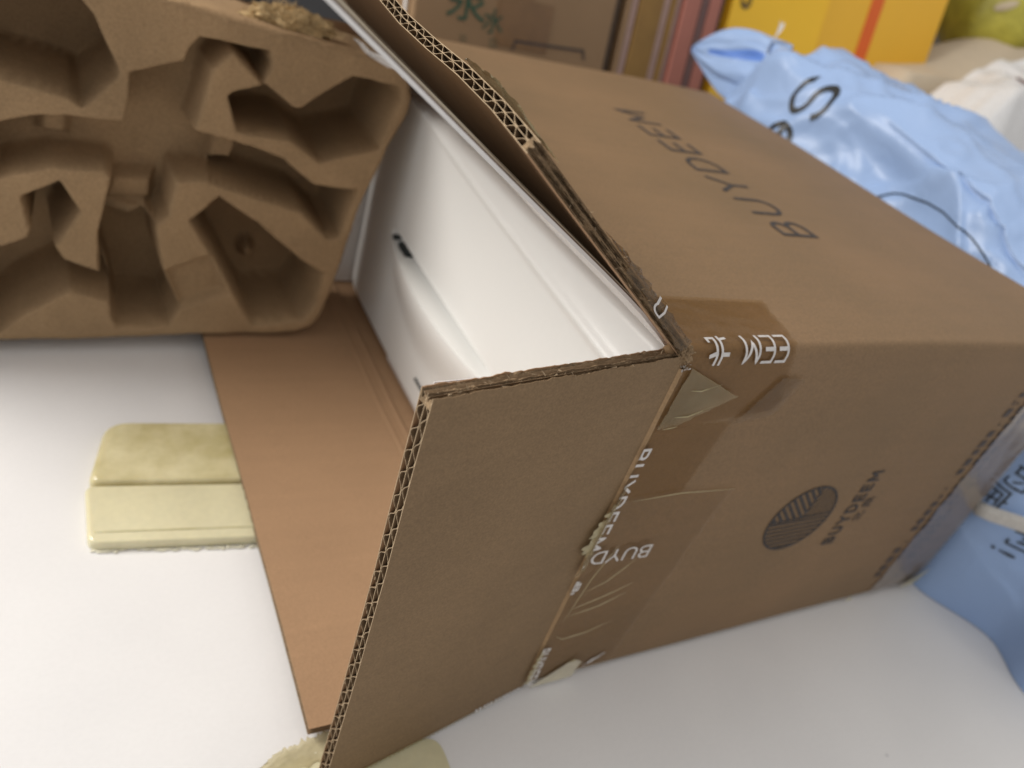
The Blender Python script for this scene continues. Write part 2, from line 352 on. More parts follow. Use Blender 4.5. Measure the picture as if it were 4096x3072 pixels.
# --- double-wall flap
def flap(name, P, width, length, outer_m, inner_m, T=T, torn0=False, torn1=False, seed=0, pitch=0.0123, label=None, side_res=70, end0=0.0, end1=0.0):
    """P(u,v,w): u from hinge to free edge, v along hinge, w from outside to inside"""
    def rag(u, layer, amp): return amp * (0.6 * nz(u * 90 + seed, layer * 5.3) + 0.6 * nz(u * 330 + seed, layer * 9.1) + 0.3 * nz(u * 900, layer * 3 + seed))
    def sheet(w0, w1, layer, nu=side_res, nv=14):
        mb = MB()
        def fn(a, b, k):
            u = width * (0.001 + 0.999 * a); v0 = end0 + (0.0012 + rag(u, layer, 0.0016) if torn0 else 0.0); v1 = length - end1 - (0.0012 + rag(u, layer + 20, 0.0016) if torn1 else 0.0)
            if a == 1: u += 0.0004 * nz(b * 60, layer + seed)
            return P(u, v0 + (v1 - v0) * b, w0 if k == 0 else w1)
        return mb.slab(fn, nu, nv)
    t = T; h1 = t * 0.44; h2 = h1 + 0.00035
    root = sheet(0.0, 0.0004, 1).build(name, outer_m, carton, cut='cutpaper')
    if label: root['label'] = label
    sheet(h1, h2, 2).build('middle_liner', 'fluteshade', root, cut='cutpaper')
    sheet(t - 0.0004, t, 3).build('inner_liner', inner_m, root, cut='cutpaper')
    for fi, (w0, w1, ph) in enumerate(((0.0004, h1, 0.5), (h2, t - 0.0004, 0.0))):
        mb = MB(); wc, am = (w0 + w1) / 2, (w1 - w0) / 2
        nv = int(length / pitch * 14)
        def fn(a, b, k):
            u = width * (0.02 + 0.98 * a) - 0.0002 - 0.0005 * (nz(b * 300, fi * 7 + seed) if a == 1 else 0); v = end0 + 0.002 + (length - 0.004 - end0 - end1) * b
            vv = v + 0.0020 * nz(v * 55 + seed, fi * 3.3) + 0.0012 * nz(v * 170 + seed, fi * 7.3, a * 2); s = math.sin(2 * math.pi * (vv / pitch + ph + 0.07 * fi))
            s = s * (1.25 - 0.25 * s * s); s2 = s * (0.90 + 0.25 * nz(v * 40, fi * 4.1 + seed)) + 0.26 * nz(v * 160, a * 1.2, fi + seed)
            w = wc + am * max(-1, min(1, s2)); th = 0.00018
            return P(u, v, w + (th if k else -th))
        mb.slab(fn, 5, nv).build('flute', 'fluteshade', root, smooth=True, angle=60, cut='cutpaper')
    for on, vb, sg in ((torn0, end0, -1), (torn1, length - end1, 1)):
        if not on: continue
        mb = MB()
        def fn(a, b, k):
            u = width * a; w = 0.0004 + (t - 0.0008) * b
            d = 0.0016 * nz(u * 260 + seed, w * 900) + 0.0014 * nz(u * 60, w * 1500 + seed) + 0.0007 * nz(u * 1200, w * 2600)
            d -= 0.0030 * (1 if 0.25 < (b * 2 % 1) < 0.75 else 0) * (0.6 + 0.8 * abs(nz(u * 45, b * 3 + seed)))
            v = vb + sg * (d - 0.0022) if k == 0 else vb - sg * 0.007
            return P(u, v, w)
        mb.slab(fn, 170, 10).build('torn_edge', 'torn', root)
    return root
def dirs(ang): return math.cos(math.radians(ang)), math.sin(math.radians(ang))
cf, sf = dirs(11.6)
def Pf(u, v, w):
    du = (-cf * u + (-sf) * -w * -1 * -1, 0, 0)
    # outward normal (sf,-cf); inward is the opposite
    z = v + 0.004 * (u / 0.158)
    return warp((-cf * u - sf * w, -sf * u + cf * w, z))
front = flap('front_flap', Pf, 0.1598, H - 0.003, 'kraft_flap', 'kraft_in', T=0.0090, torn1=True, seed=2, label='front flap of grey brown board with torn top edge')
def Pt(u, v, w):
    a = math.radians(38.4 + 9.0 * max(0, v) ** 1.0 + 1.2 * nz(v * 9, u * 5))
    c, s = math.cos(a), math.sin(a)
    return warp((-c * u - s * w * 1.0, v, H + s * u - c * w))
top = flap('top_flap', Pt, 0.158, DY, 'kraft', 'kraft_in', T=0.0068, torn0=True, seed=5, label='upper flap bent outwards with its fluted edge towards the camera')
ab = math.radians(1.6)
def Pb(u, v, w):   # lies on the table, the inside faces up
    return warp((0.003 - math.cos(ab) * u, v, 0.0010 + math.sin(ab) * u + w))
bottom = flap('bottom_flap', Pb, 0.161, DY - 0.006, 'kraft', 'kraft_in', seed=9, end0=0.003, label='lower flap folded flat showing its inside')
cb, sb_ = dirs(4)
def Pk(u, v, w): return warp((-cb * u, DY + sb_ * u - cb * w, v))
flap('back_flap', Pk, 0.158, H - 0.003, 'kraft', 'kraft_in', seed=12, side_res=20)
# creased hinge strip of the front flap and the bottom flap
mb = MB()
def hs(a, b):
    z = 0.008 + (H - 0.02) * b; wv = 0.0014 + 0.0009 * nz(z * 40, 3); x = -0.0016 + (0.0024 + wv) * a
    p = warp((x, 0, z)); bul = 0.0012 * math.sin(math.pi * a) + 0.0004
    return (p[0], p[1] - bul + (0.0006 if x < 0 else 0) - 0.2 * max(0, -x), p[2])
mb.grid(hs, 8, 60).build('rubbed_crease', 'crease', carton, smooth=True)
mb = MB()
for xo in (0.0035, -0.0095):
    def cr(a, b):
        y = 0.02 + (DY - 0.04) * b; x = xo - 0.003 + 0.006 * a + 0.0008 * nz(y * 14, xo * 99)
        p = Pb(0.003 - x, y, T); return (p[0], p[1], p[2] + 0.0003 + 0.0012 * math.sin(math.pi * a) ** 2)
    mb.grid(cr, 8, 40)
mb.build('pressed_crease', 'kraft_in', carton, smooth=True)
# torn corner lump, with flakes
mb = MB()
def lump(cx, cy, cz, rx, ry, rz, amp, fr, nn=18, mb=mb, sd=0):
    def fn(a, b):
        th, ph = 2 * math.pi * a, math.pi * b; d = Vector((math.sin(ph) * math.cos(th), math.sin(ph) * math.sin(th), math.cos(ph)))
        k = 1 + amp * nz(d.x * fr + sd, d.y * fr, d.z * fr) + amp * 0.5 * nz(d.x * fr * 3, d.y * fr * 3 + sd, d.z * fr * 3)
        return (cx + d.x * rx * k, cy + d.y * ry * k, cz + d.z * rz * k)
    mb.grid(fn, nn * 2, nn, closeu=True)
lump(-0.001, 0.0025, 0.2965, 0.0055, 0.0055, 0.0050, 0.55, 3.0, sd=4)
lump(0.002, 0.007, 0.2975, 0.0045, 0.004, 0.0040, 0.5, 3.0, sd=8)
mb.build('torn_corner', 'torn', carton)
mb = MB(); lump(-0.0075, 0.0050, 0.2965, 0.0040, 0.0030, 0.0036, 0.15, 2.0, nn=10, mb=mb, sd=1); mb.build('folded_tab', 'crease', carton, smooth=True)
mb = MB()
for i in range(26):
    x = random.gauss(0.002, 0.0016); y = random.gauss(-0.0012, 0.0008); z = random.gauss(0.2895, 0.0018)
    a = Vector((x, min(y, -0.0006), z)); e1 = Vector((random.uniform(-1, 1), random.uniform(-1, 1), random.uniform(-1, 1))) * 0.0013; e2 = Vector((random.uniform(-1, 1), random.uniform(-1, 1), random.uniform(-1, 1))) * 0.0013
    mb.add([a, a + e1, a + e1 + e2, a + e2], [(0, 1, 2, 3)])
mb.build('white_flakes', 'tapewhite', carton)
mb = MB()
for i in range(90):   # torn fibres along both ripped edges
    if i < 50:
        u = random.uniform(0.0, 0.155); p = Vector(Pf(u, H - 0.004, random.uniform(0, T)))
    else:
        u = random.uniform(0.01, 0.15); p = Vector(Pt(u, 0.002, random.uniform(0, T)))
    d = Vector((random.uniform(-1, 1), random.uniform(-1, 0.6), random.uniform(-0.2, 1))).normalized() * random.uniform(0.0015, 0.004); e = Vector((random.uniform(-1, 1), random.uniform(-1, 1), random.uniform(-1, 1))) * 0.0006
    mb.add([p, p + e, p + d], [(0, 1, 2)])
fb = mb.build('torn_fibres', 'flute', carton); fb['kind'] = 'stuff'

# --- prints on the carton
def on_top(x, y, off=0.0005): p = warp((x, y, H)); return (p[0], p[1], p[2] + off)
def on_front(x, z, off=0.0005): p = warp((x, 0, z)); return (p[0], p[1] - off, p[2])
def text_part(name, text, m, w, mapf, gap=0.42, parent=carton, clip=None, step=0.06):
    st, tot = strokes(text, gap); mb = MB()
    for l in st: ribbon(mb, l, w, mapf, step, clip)
    return mb.build(name, m, parent)
# large word on the top face, letter tops towards the opening
gap = 0.42
st, tot = strokes('BUYDEEM', gap); sc = 0.264 / tot
text_part('printed_word', 'BUYDEEM', 'ink', 0.115, lambda a, b: on_top(0.2485 - b * 0.0365, 0.1495 + a * sc), gap)
# leaf emblem on the front face: circle of hatching
mb = MB(); cx, cz, R = 0.1972, 0.1408, 0.0325
def em(a, b): return on_front(cx - b * R, cz + a * R)          # a to the right (+z), b up (-x)
ribbon(mb, arc(0, 0, 1, 1, 0, 360, 64), 0.06, em)
def hatch(region, ang, off0, off1, step, w):
    d = Vector((math.cos(math.radians(ang)), math.sin(math.radians(ang)))); nn_ = Vector((-d.y, d.x)); t = off0
    while t < off1:
        run = []; 
        for i in range(-140, 141):
            p = nn_ * t + d * (i / 100.0)
            if p.length < 0.985 and region(p.x, p.y): run.append((p.x, p.y))
            else:
                if len(run) > 4: ribbon(mb, [run[0], run[-1]], w, em, 0.15)
                run = []
        if len(run) > 4: ribbon(mb, [run[0], run[-1]], w, em, 0.15)
        t += step
AX = lambda b: 0.035 - 0.03 * b
hatch(lambda x, y: x < AX(y), 90.5, -2, 2, 0.138, 0.062)
hatch(lambda x, y: x >= AX(y) and y >= -0.05 - 0.06 * x, 45, -2, 2, 0.152, 0.082)
hatch(lambda x, y: x >= AX(y) and y < -0.05 - 0.06 * x, -45, -2, 2, 0.15, 0.042)
ribbon(mb, [(0.007, 0.98), (0.062, -0.98)], 0.05, em, 0.1); ribbon(mb, [(0.03, -0.05), (0.98, -0.11)], 0.04, em, 0.1)
mb.build('leaf_emblem', 'ink', carton)
st, tot = strokes('BUYDEEM', 0.5); sc2 = 0.079 / tot
text_part('printed_word', 'BUYDEEM', 'ink', 0.22, lambda a, b: on_front(0.2605 - b * 0.0115, 0.1025 + a * sc2), 0.5)
def word2(a, b): return on_front(0.2715 - b, 0.139 + a)
cjk('\u5317 \u9f0e', 0.0125, word2, 'printed_characters', 'ink', carton)
# faded small print near the far edge: rows of short marks too blurred to read
mb = MB(); rr = random.Random(3)
for row, (x0, z0, z1, hgt) in enumerate(((0.3850, 0.030, 0.255, 0.0110), (0.3990, 0.05, 0.26, 0.009), (0.4110, 0.05, 0.24, 0.006), (0.4200, 0.02, 0.16, 0.006))):
    z = z0
    while z < z1:
        wd = rr.uniform(0.006, 0.012)
        if rr.random() < 0.97:
            for k in range(4):
                a0 = z + rr.uniform(0, wd * 0.6); b0 = rr.uniform(0, 0.7)
                if rr.random() < 0.5: ribbon(mb, [(a0, b0), (a0 + wd * 0.45, b0 + rr.uniform(-.1, .1))], 0.0012, lambda a, b: on_front(x0 - b * hgt, a), 0.004)
                else: ribbon(mb, [(a0, b0), (a0 + 0.0004, b0 + 0.35)], 0.0016, lambda a, b: on_front(x0 - b * hgt, a), 0.1)
            q = [(z, 0.1), (z + wd * 0.75, 0.1), (z + wd * 0.75, 0.9), (z, 0.9)]
            mb.add([on_front(x0 - b * hgt, a, 0.00045) for a, b in q], [(0, 1, 2, 3)]) if rr.random() < 0.75 else None
        z += wd + 0.0012
mb.build('faded_small_print', 'inkfaint', carton)

# --- tapes
def wrap(x, s, off=0.0007):       # s across the long edge: s>0 on the top face, s<0 down the front face
    r = RC; q = r * math.pi / 4
    if s > q: p = warp((x, r + s - q, H)); return (p[0], p[1], p[2] + off)
    if s < -q: p = warp((x, 0, H - r - (-s - q))); return (p[0], p[1] - off, p[2])
    a = math.pi / 4 + s / r
    p = warp((x, r - r * math.cos(a), H - r + r * math.sin(a)))
    return (p[0], p[1] - off * math.cos(a), p[2] + off * math.sin(a))
def patch(name, m, q, mapf, nu=16, nv=16, rag=(0, 0, 0, 0), amp=0.0015, off=0.0007, lift=None, parent=carton, smooth=True):
    mb = MB()
    def fn(a, b):
        x = (q[0][0] * (1 - a) + q[1][0] * a) * (1 - b) + (q[3][0] * (1 - a) + q[2][0] * a) * b
        y = (q[0][1] * (1 - a) + q[1][1] * a) * (1 - b) + (q[3][1] * (1 - a) + q[2][1] * a) * b
        e = amp * nz(a * 9 + x * 50, b * 9 + y * 50)
        if (b == 0 and rag[0]) or (b == 1 and rag[2]): y += e * 1.4
        if (a == 1 and rag[1]) or (a == 0 and rag[3]): x += e * 1.4
        o_ = off + (lift(a, b) if lift else 0) + 0.0002 * (1 + nz(x * 130, y * 130))
        return mapf(x, y, o_)
    return mb.grid(fn, nu, nv).build(name, m, parent, smooth=smooth)
tp = patch('edge_tape', 'tape', [(0.001, -0.056), (0.098, -0.045), (0.082, 0.0), (0.001, 0.0)], wrap, 20, 24, amp=0.002)
patch('edge_tape', 'tape', [(0.001, 0.0), (0.0825, 0.0), (0.094, 0.046), (0.002, 0.050)], wrap, 20, 24, (0, 1, 0, 0), amp=0.002, off=0.0011)
sc3 = 0.0125
st, tot = strokes('EEM NT', 0.38)
GAPX = 0.0752
def tw(a, b): return wrap(GAPX - a * 0.0131, 0.0068 - b * 0.0145, 0.0019)
text_part('tape_lettering', 'EEM N', 'tapewhite', 0.125, tw, 0.30, clip=None, step=0.08)
# peeled tape triangle hanging off the corner
def fr(x, z, off): return on_front(x, z, off)
patch('peeled_tape', 'tapepale', [(0.003, 0.2465), (0.0175, 0.2485), (0.0495, 0.2688), (0.006, 0.289)], fr, 18, 18, (0, 1, 0, 0), 0.002, 0.0016, lift=lambda a, b: 0.0022 * a * b + 0.0012 * abs(nz(a * 5, b * 5)))
patch('peeled_tape', 'tapedull', [(0.062, 0.246), (0.094, 0.250), (0.104, 0.277), (0.083, 0.279)], fr, 14, 14, (1, 1, 0, 0), 0.002, 0.0020, lift=lambda a, b: 0.0015 * abs(nz(a * 7, b * 6 + 3)))
# vertical tape down the hinge, in overlapping lengths
patch('hinge_tape', 'tape', [(0.002, 0.190), (0.053, 0.188), (0.062, 0.246), (0.003, 0.246)], fr, 16, 18, (0, 0, 0, 0), 0.0015, 0.0009)
patch('hinge_tape', 'tapefaint', [(0.002, 0.006), (0.072, 0.006), (0.101, 0.187), (0.003, 0.190)], fr, 16, 30, (0, 1, 0, 0), 0.003, 0.0012)
patch('hinge_tape', 'tapepale', [(-0.006, 0.128), (0.002, 0.128), (0.003, 0.205), (-0.001, 0.205)], lambda x, z, o_: (lambda p: (p[0], p[1] + 0.2 * min(0, x), p[2]))(on_front(x, z, o_)), 8, 36, (0, 0, 0, 1), 0.004, 0.0022, lift=lambda a, b: 0.002 * (1 - a))
hug = lambda x, z, o_: (lambda p: (p[0], p[1] + 0.2 * min(0, x), p[2]))(on_front(x, z, o_))
patch('torn_tape', 'tapecream', [(-0.0125, 0.150), (0.0, 0.143), (0.0015, 0.192), (-0.0015, 0.190)], hug, 12, 30, (1, 0, 1, 1), 0.005, 0.0026, lift=lambda a, b: 0.0030 * (1 - a) * abs(nz(b * 6, 2)) + 0.0008 * abs(nz(a * 7, b * 20)))
patch('torn_tape', 'tapecream', [(-0.004, 0.010), (0.002, 0.008), (0.0015, 0.046), (-0.0015, 0.046)], hug, 8, 24, (1, 0, 1, 1), 0.003, 0.0026, lift=lambda a, b: 0.0012 * abs(nz(a * 7, b * 20)))
HS = 0.083 / strokes('BUYDEEM', 0.36)[1]
def cz_(a, b): 
    p = on_front(-0.0052 + b * 0.0098, 0.2325 - a * HS, 0.0032); return p
text_part('tape_lettering', 'BUYDEEM', 'tapewhite', 0.17, cz_, 0.36, clip=(0.46, 1.1))
def cz2(a, b): return on_front(-0.0052 + b * 0.0088, 0.1195 - a * 0.0138, 0.0032)
text_part('tape_lettering', 'T', 'tapewhite', 0.13, cz2, 0.3, clip=(0.48, 1.1))
def cz3(a, b): return on_front(-0.0044 + b * 0.0092, 0.0468 - a * HS * 0.53, 0.0032)
text_part('tape_lettering', 'BUYDEEM', 'tapewhite', 0.2, cz3, 0.3, clip=(0.42, 1.1))
st, tot = strokes('BUYD', 0.4)
text_part('tape_lettering', 'BUYD', 'tapewhite', 0.13, lambda a, b: on_front(0.0496 - a * 0.0131, 0.1442 + a * 0.0006 - b * 0.0108, 0.0034), 0.28)
# glints on the tape creases, painted as narrow pale raised threads
mb = MB()
WR = []
for q in ([(0.012, 0.1055), (0.026, 0.113), (0.036, 0.124), (0.042, 0.132)], [(0.006, 0.088), (0.03, 0.096), (0.052, 0.1055)], [(0.006, 0.081), (0.03, 0.086), (0.05, 0.0955)], [(0.005, 0.060), (0.012, 0.0545), (0.032, 0.057), (0.05, 0.064)], [(0.012, 0.190), (0.05, 0.1915), (0.1, 0.188)], [(0.005, 0.075), (0.011, 0.118), (0.020, 0.150)], [(0.010, 0.2555), (0.02, 0.2555), (0.036, 0.262)], [(0.012, 0.2742), (0.02, 0.2735), (0.034, 0.2775)], [(0.0055, 0.2470), (0.0125, 0.2478), (0.016, 0.2485)]):
    pts = [on_front(x, z, 0.0030) for x, z in q]; 
    fine = []
    for a, b in zip(pts, pts[1:]): fine += [tuple(a[i] + (b[i] - a[i]) * t / 5 for i in range(3)) for t in range(5)]
    fine.append(pts[-1]); MB().tube(fine, 0.00028, 5, lambda t: 0.25 + math.sin(math.pi * t)).build('tape_wrinkle_glint', 'tapecream', carton, smooth=True)
# folded tape at the lower corner, bits along the bottom edge
patch('folded_tape', 'tapecream', [(0.003, 0.0005), (0.040, 0.0008), (0.039, 0.024), (0.034, 0.024)], fr, 12, 12, (0, 1, 0, 0), 0.003, 0.0024, lift=lambda a, b: 0.003 * a * b)
patch('tape_fragment', 'tapewhite', [(0.045, 0.010), (0.052, 0.012), (0.064, 0.021), (0.062, 0.022)], fr, 8, 6, (0, 0, 0, 0), 0.002, 0.0018, lift=lambda a, b: 0.0008 * nz(a * 9, b * 9))
patch('tape_fragment', 'tapecream', [(0.355, 0.001), (0.364, 0.001), (0.362, 0.006), (0.357, 0.006)], fr, 4, 4, (0, 0, 0, 0), 0.002, 0.0018)
patch('glossy_tape', 'tapegrey', [(0.388, 0.004), (0.4595, 0.006), (0.4595, 0.285), (0.396, 0.285)], fr, 14, 44, (0, 0, 0, 1), 0.0012, 0.0013, lift=lambda a, b: 0.0010 * nz(a * 4, b * 16))
patch('tape_fragment', 'tapecream', [(0.432, 0.002), (0.458, 0.003), (0.458, 0.030), (0.447, 0.024)], fr, 8, 8, (0, 0, 0, 1), 0.003, 0.003, lift=lambda a, b: 0.003 * b)
# tapes on the upper flap
def pt(u, v, off): return Pt(u, v, -off)
patch('curled_tape', 'tapeolive', [(0.142, 0.004), (0.1575, 0.020), (0.1575, 0.092), (0.140, 0.088)], pt, 20, 40, (0, 1, 0, 0), 0.003, 0.001, lift=lambda a, b: 0.0030 * math.sin(math.pi * min(1, b * 1.02)) ** 0.5 * a * (0.5 + 0.8 * abs(nz(b * 7 + 1, a * 2))) + 0.0010 * abs(nz(b * 26, a * 3)))
def pside(u, s, off):
    return Pt(u, 0.0008 - off * 0.8 if s < 0 else s, -off if s >= 0 else -s * 0.5)
patch('crumpled_tape', 'tapedull', [(0.004, -0.010), (0.075, -0.006), (0.085, 0.02), (0.004, 0.03)], pside, 44, 16, (1, 1, 0, 0), 0.002, 0.0012, lift=lambda a, b: 0.0022 * abs(nz(a * 15, b * 6)) + 0.001 * abs(nz(a * 40, b * 10)))
text_part('tape_lettering', 'D', 'tapewhite', 0.15, lambda a, b: pside(0.038 + a * 0.012, -0.007 + b * 0.010, 0.0032), 0.3)
# serrated tape end peeping below the front flap
mb = MB()
for i in range(34):
    u = 0.020 + i * 0.0034; p = Pf(u, 0.001, -0.0006); q = Pf(u + 0.0034, 0.001, -0.0006); r = Pf(u + 0.0017, -0.0018 - 0.004 * 0 - 0.0008 * random.random(), -0.0006)
    a = Pf(u, 0.0022, -0.0006); b = Pf(u + 0.0034, 0.0022, -0.0006)
    mb.add([p, q, r, a, b], [(0, 2, 1), (0, 1, 4, 3)])
mb.build('serrated_tape', 'tape', carton)
mb = MB()
for i in range(12):
    u = 0.008 + i * 0.0034 + 0.001 * random.random(); p = Vector(Pf(u, 0.004, -0.0008)); mb.add([p, p + Vector((0.0016, 0, 0.0003)), p + Vector((0.0018, -0.0008, -0.0022 - 0.001 * random.random())), p + Vector((0.0003, -0.0008, -0.0018))], [(0, 1, 2, 3)])
mb.build('tape_lettering', 'tapewhite', carton)

# ---------------------------------------------------------------- white product box (liner carton)
pb = tag(empty('product_box', (0.01, 0.2, 0.008)), 'thin white product box lining the brown carton, its flaps standing open', 'box')
def on(o, p): o.parent = p; o.matrix_parent_inverse = Matrix.Translation(-Vector(p.location)); return o
def layers(fn, nu, nv, spec, parent, names):
    for (w0, w1, m), nm in zip(spec, names):
        mb = MB(); mb.slab(lambda a, b, k: fn(a, b, w1 if k else w0), nu, nv); on(mb.build(nm, m, None), parent)
c32, s32 = dirs(32.2)
def tfl(a, b, w):
    u = -0.004 + 0.264 * a; v = 0.012 + (DY - 0.024) * b
    bend = 0.0012 * nz(v * 9, u * 6)
    return (-c32 * u - s32 * w, v, 0.2932 + s32 * u - c32 * w + bend + 0.0062 * (1 - math.exp(-max(0, u) / 0.022)))
layers(tfl, 14, 20, ((0.0, 0.0004, 'cardback'), (0.0004, 0.0011, 'core_shade'), (0.0011, 0.0028, 'card')), pb, ('top_flap', 'flap_core', 'flap_lining'))
c11, s11 = dirs(10.6)
def ffl(a, b, w):
    u = 0.1525 * a; z = 0.010 + (0.2745 + 0.0130 * a) * b
    return (-c11 * u - s11 * w, 0.0118 - s11 * u + c11 * w, z)
layers(ffl, 8, 14, ((0.0, 0.0003, 'card'), (0.0003, 0.0008, 'core_shade'), (0.0008, 0.0014, 'card')), pb, ('front_flap', 'flap_core', 'flap_lining'))
on(MB().box(0.120, 0.43, 0.010, DY - 0.010, 0.286, 0.2885).build('top_panel', 'core_shade'), pb)  # white panel coloured dark, standing in for shade in the gap
on(MB().box(0.060, 0.43, 0.0085, 0.0110, 0.008, 0.286).build('front_panel', 'core_shade'), pb)  # dark colour again puts the gap's shade into the panel
on(MB().box(0.001, 0.43, DY - 0.0115, DY - 0.009, 0.008, 0.288).build('back_panel', 'card'), pb)
mb = MB()
def tf(a, b):
    w = 0.011 * (1 - a) ** 0.7
    return (-0.018 - 0.052 * a, 0.404 - 0.012 * a - 0.004 * math.sin(4 * a), 0.3085 + 0.0155 * a ** 0.8 - w * b + 0.003 * nz(a * 4, b * 4) + 0.002 * math.sin(7 * a))
mb.grid(tf, 14, 8); on(mb.build('torn_corner', 'card', None, smooth=True), pb)

# ---------------------------------------------------------------- white appliance
ap = tag(empty('white_appliance', (0.2, 0.28, 0.008)), 'glossy white appliance with a curved scoop handle inside the open carton', 'appliance')
Y0, Y1, Z0, Z1, RR = 0.0410, 0.545, 0.010, 0.2660, 0.020
XF = 0.020
def face_x(y, z):
    x = XF
    zr = 0.2365 + (y - 0.066) * 0.066       # ridge where the face breaks back
    if z > zr: x += 0.55 * (z - zr)
    x -= 0.0016 * math.exp(-((z - zr) / 0.0045) ** 2)
    # scoop handle
    t = (y - 0.186) / (0.447 - 0.186)
    if 0 < t < 1:
        prof = math.sin(math.pi * t) ** 0.75
        zl = 0.127
        hgt = 0.0160 * prof
        if z <= zl:
            d = (zl - z) / (0.014 + 0.056 * prof)
            k = 0 if d > 1 else (1 - d * d * (3 - 2 * d))
            x -= hgt * k
        elif z < zl + 0.0030: x += -hgt * (1 - (z - zl) / 0.0030) + 0.024 * ((z - zl) / 0.0030) * min(1, prof * 1.6)
        elif z < zl + 0.010: x += 0.024 * (1 - ((z - zl - 0.0030) / 0.007) ** 4) * min(1, prof * 1.6)
    x += 0.004 * ((y - 0.28) / 0.27) ** 2
    return x
def lin(a, b, n): return [a + (b - a) * i / n for i in range(n + 1)]
ys = sorted(set([round(v, 5) for v in lin(Y0, Y0 + RR, 8) + lin(Y0 + RR, Y1 - RR, 130) + lin(Y1 - RR, Y1, 8)]))
zs = sorted(set([round(v, 5) for v in lin(Z0, Z0 + RR, 8) + lin(Z0 + RR, 0.115, 34) + lin(0.115, 0.152, 40) + lin(0.152, 0.23, 20) + lin(0.23, Z1 - RR, 26) + lin(Z1 - RR, Z1, 8)]))
def rr_clamp(y, z):
    cy = min(max(y, Y0 + RR), Y1 - RR); czz = min(max(z, Z0 + RR), Z1 - RR); dy, dz = y - cy, z - czz
    d = max(abs(dy), abs(dz)); l = math.hypot(dy, dz)
    if l < 1e-9: return y, z, RR
    k = d / l; return cy + dy * k, czz + dz * k, RR - d
mb = MB(); vs = []; ny, nzz = len(ys), len(zs); rf = 0.006
for y in ys:
    for z in zs:
        a, b, ins = rr_clamp(y, z)
        edge = min(ins, a - Y0, Y1 - a, b - Z0, Z1 - b) if ins < RR else min(a - Y0, Y1 - a, b - Z0, Z1 - b)
        edge = max(0, edge); rd = rf - math.sqrt(max(0, rf * rf - (rf - edge) ** 2)) if edge < rf else 0
        vs.append((face_x(a, b) + rd, a, b))
fs = [(i * nzz + j, (i + 1) * nzz + j, (i + 1) * nzz + j + 1, i * nzz + j + 1) for i in range(ny - 1) for j in range(nzz - 1)]
loop = [i * nzz for i in range(ny)] + [(ny - 1) * nzz + j for j in range(1, nzz)] + [i * nzz + nzz - 1 for i in range(ny - 2, -1, -1)] + [j for j in range(nzz - 2, 0, -1)]
bo = len(vs); vs += [(0.42, vs[k][1], vs[k][2]) for k in loop]
for k in range(len(loop)):
    k2 = (k + 1) % len(loop); fs.append((loop[k], loop[k2], bo + k2, bo + k))
fs.append(tuple(range(bo, bo + len(loop))))
mb.add(vs, fs); on(mb.build('housing', 'white', None, smooth=True, angle=50), ap)
mb = MB()
for (y, z, ry, rz) in ((0.411, 0.1312, 0.0125, 0.0052), (0.4385, 0.1300, 0.0040, 0.0026)):
    fx_ = XF + 0.004 * ((y - 0.28) / 0.27) ** 2 + 0.0018
    mb.add([(fx_ - 0.0035, y + ry * math.cos(t * math.pi / 8), z + rz * math.sin(t * math.pi / 8)) for t in range(16)] + [(fx_ + 0.004, y + ry * math.cos(t * math.pi / 8), z + rz * math.sin(t * math.pi / 8)) for t in range(16)], [tuple(range(16))] + [(t, (t + 1) % 16, 16 + (t + 1) % 16, 16 + t) for t in range(16)])
on(mb.build('grip_hole', 'dark', None), ap)
on(MB().tube([(face_x(y, 0.0402) - 0.0002, y, 0.0402) for y in lin(0.205, 0.316, 12)], 0.0017, 8).build('slot', 'dark', None, smooth=True), ap)
on(MB().box(0.0222, 0.0245, 0.262, 0.395, 0.0085, 0.0175).build('foot_strip', 'card', None, bevel=0.0006), ap)

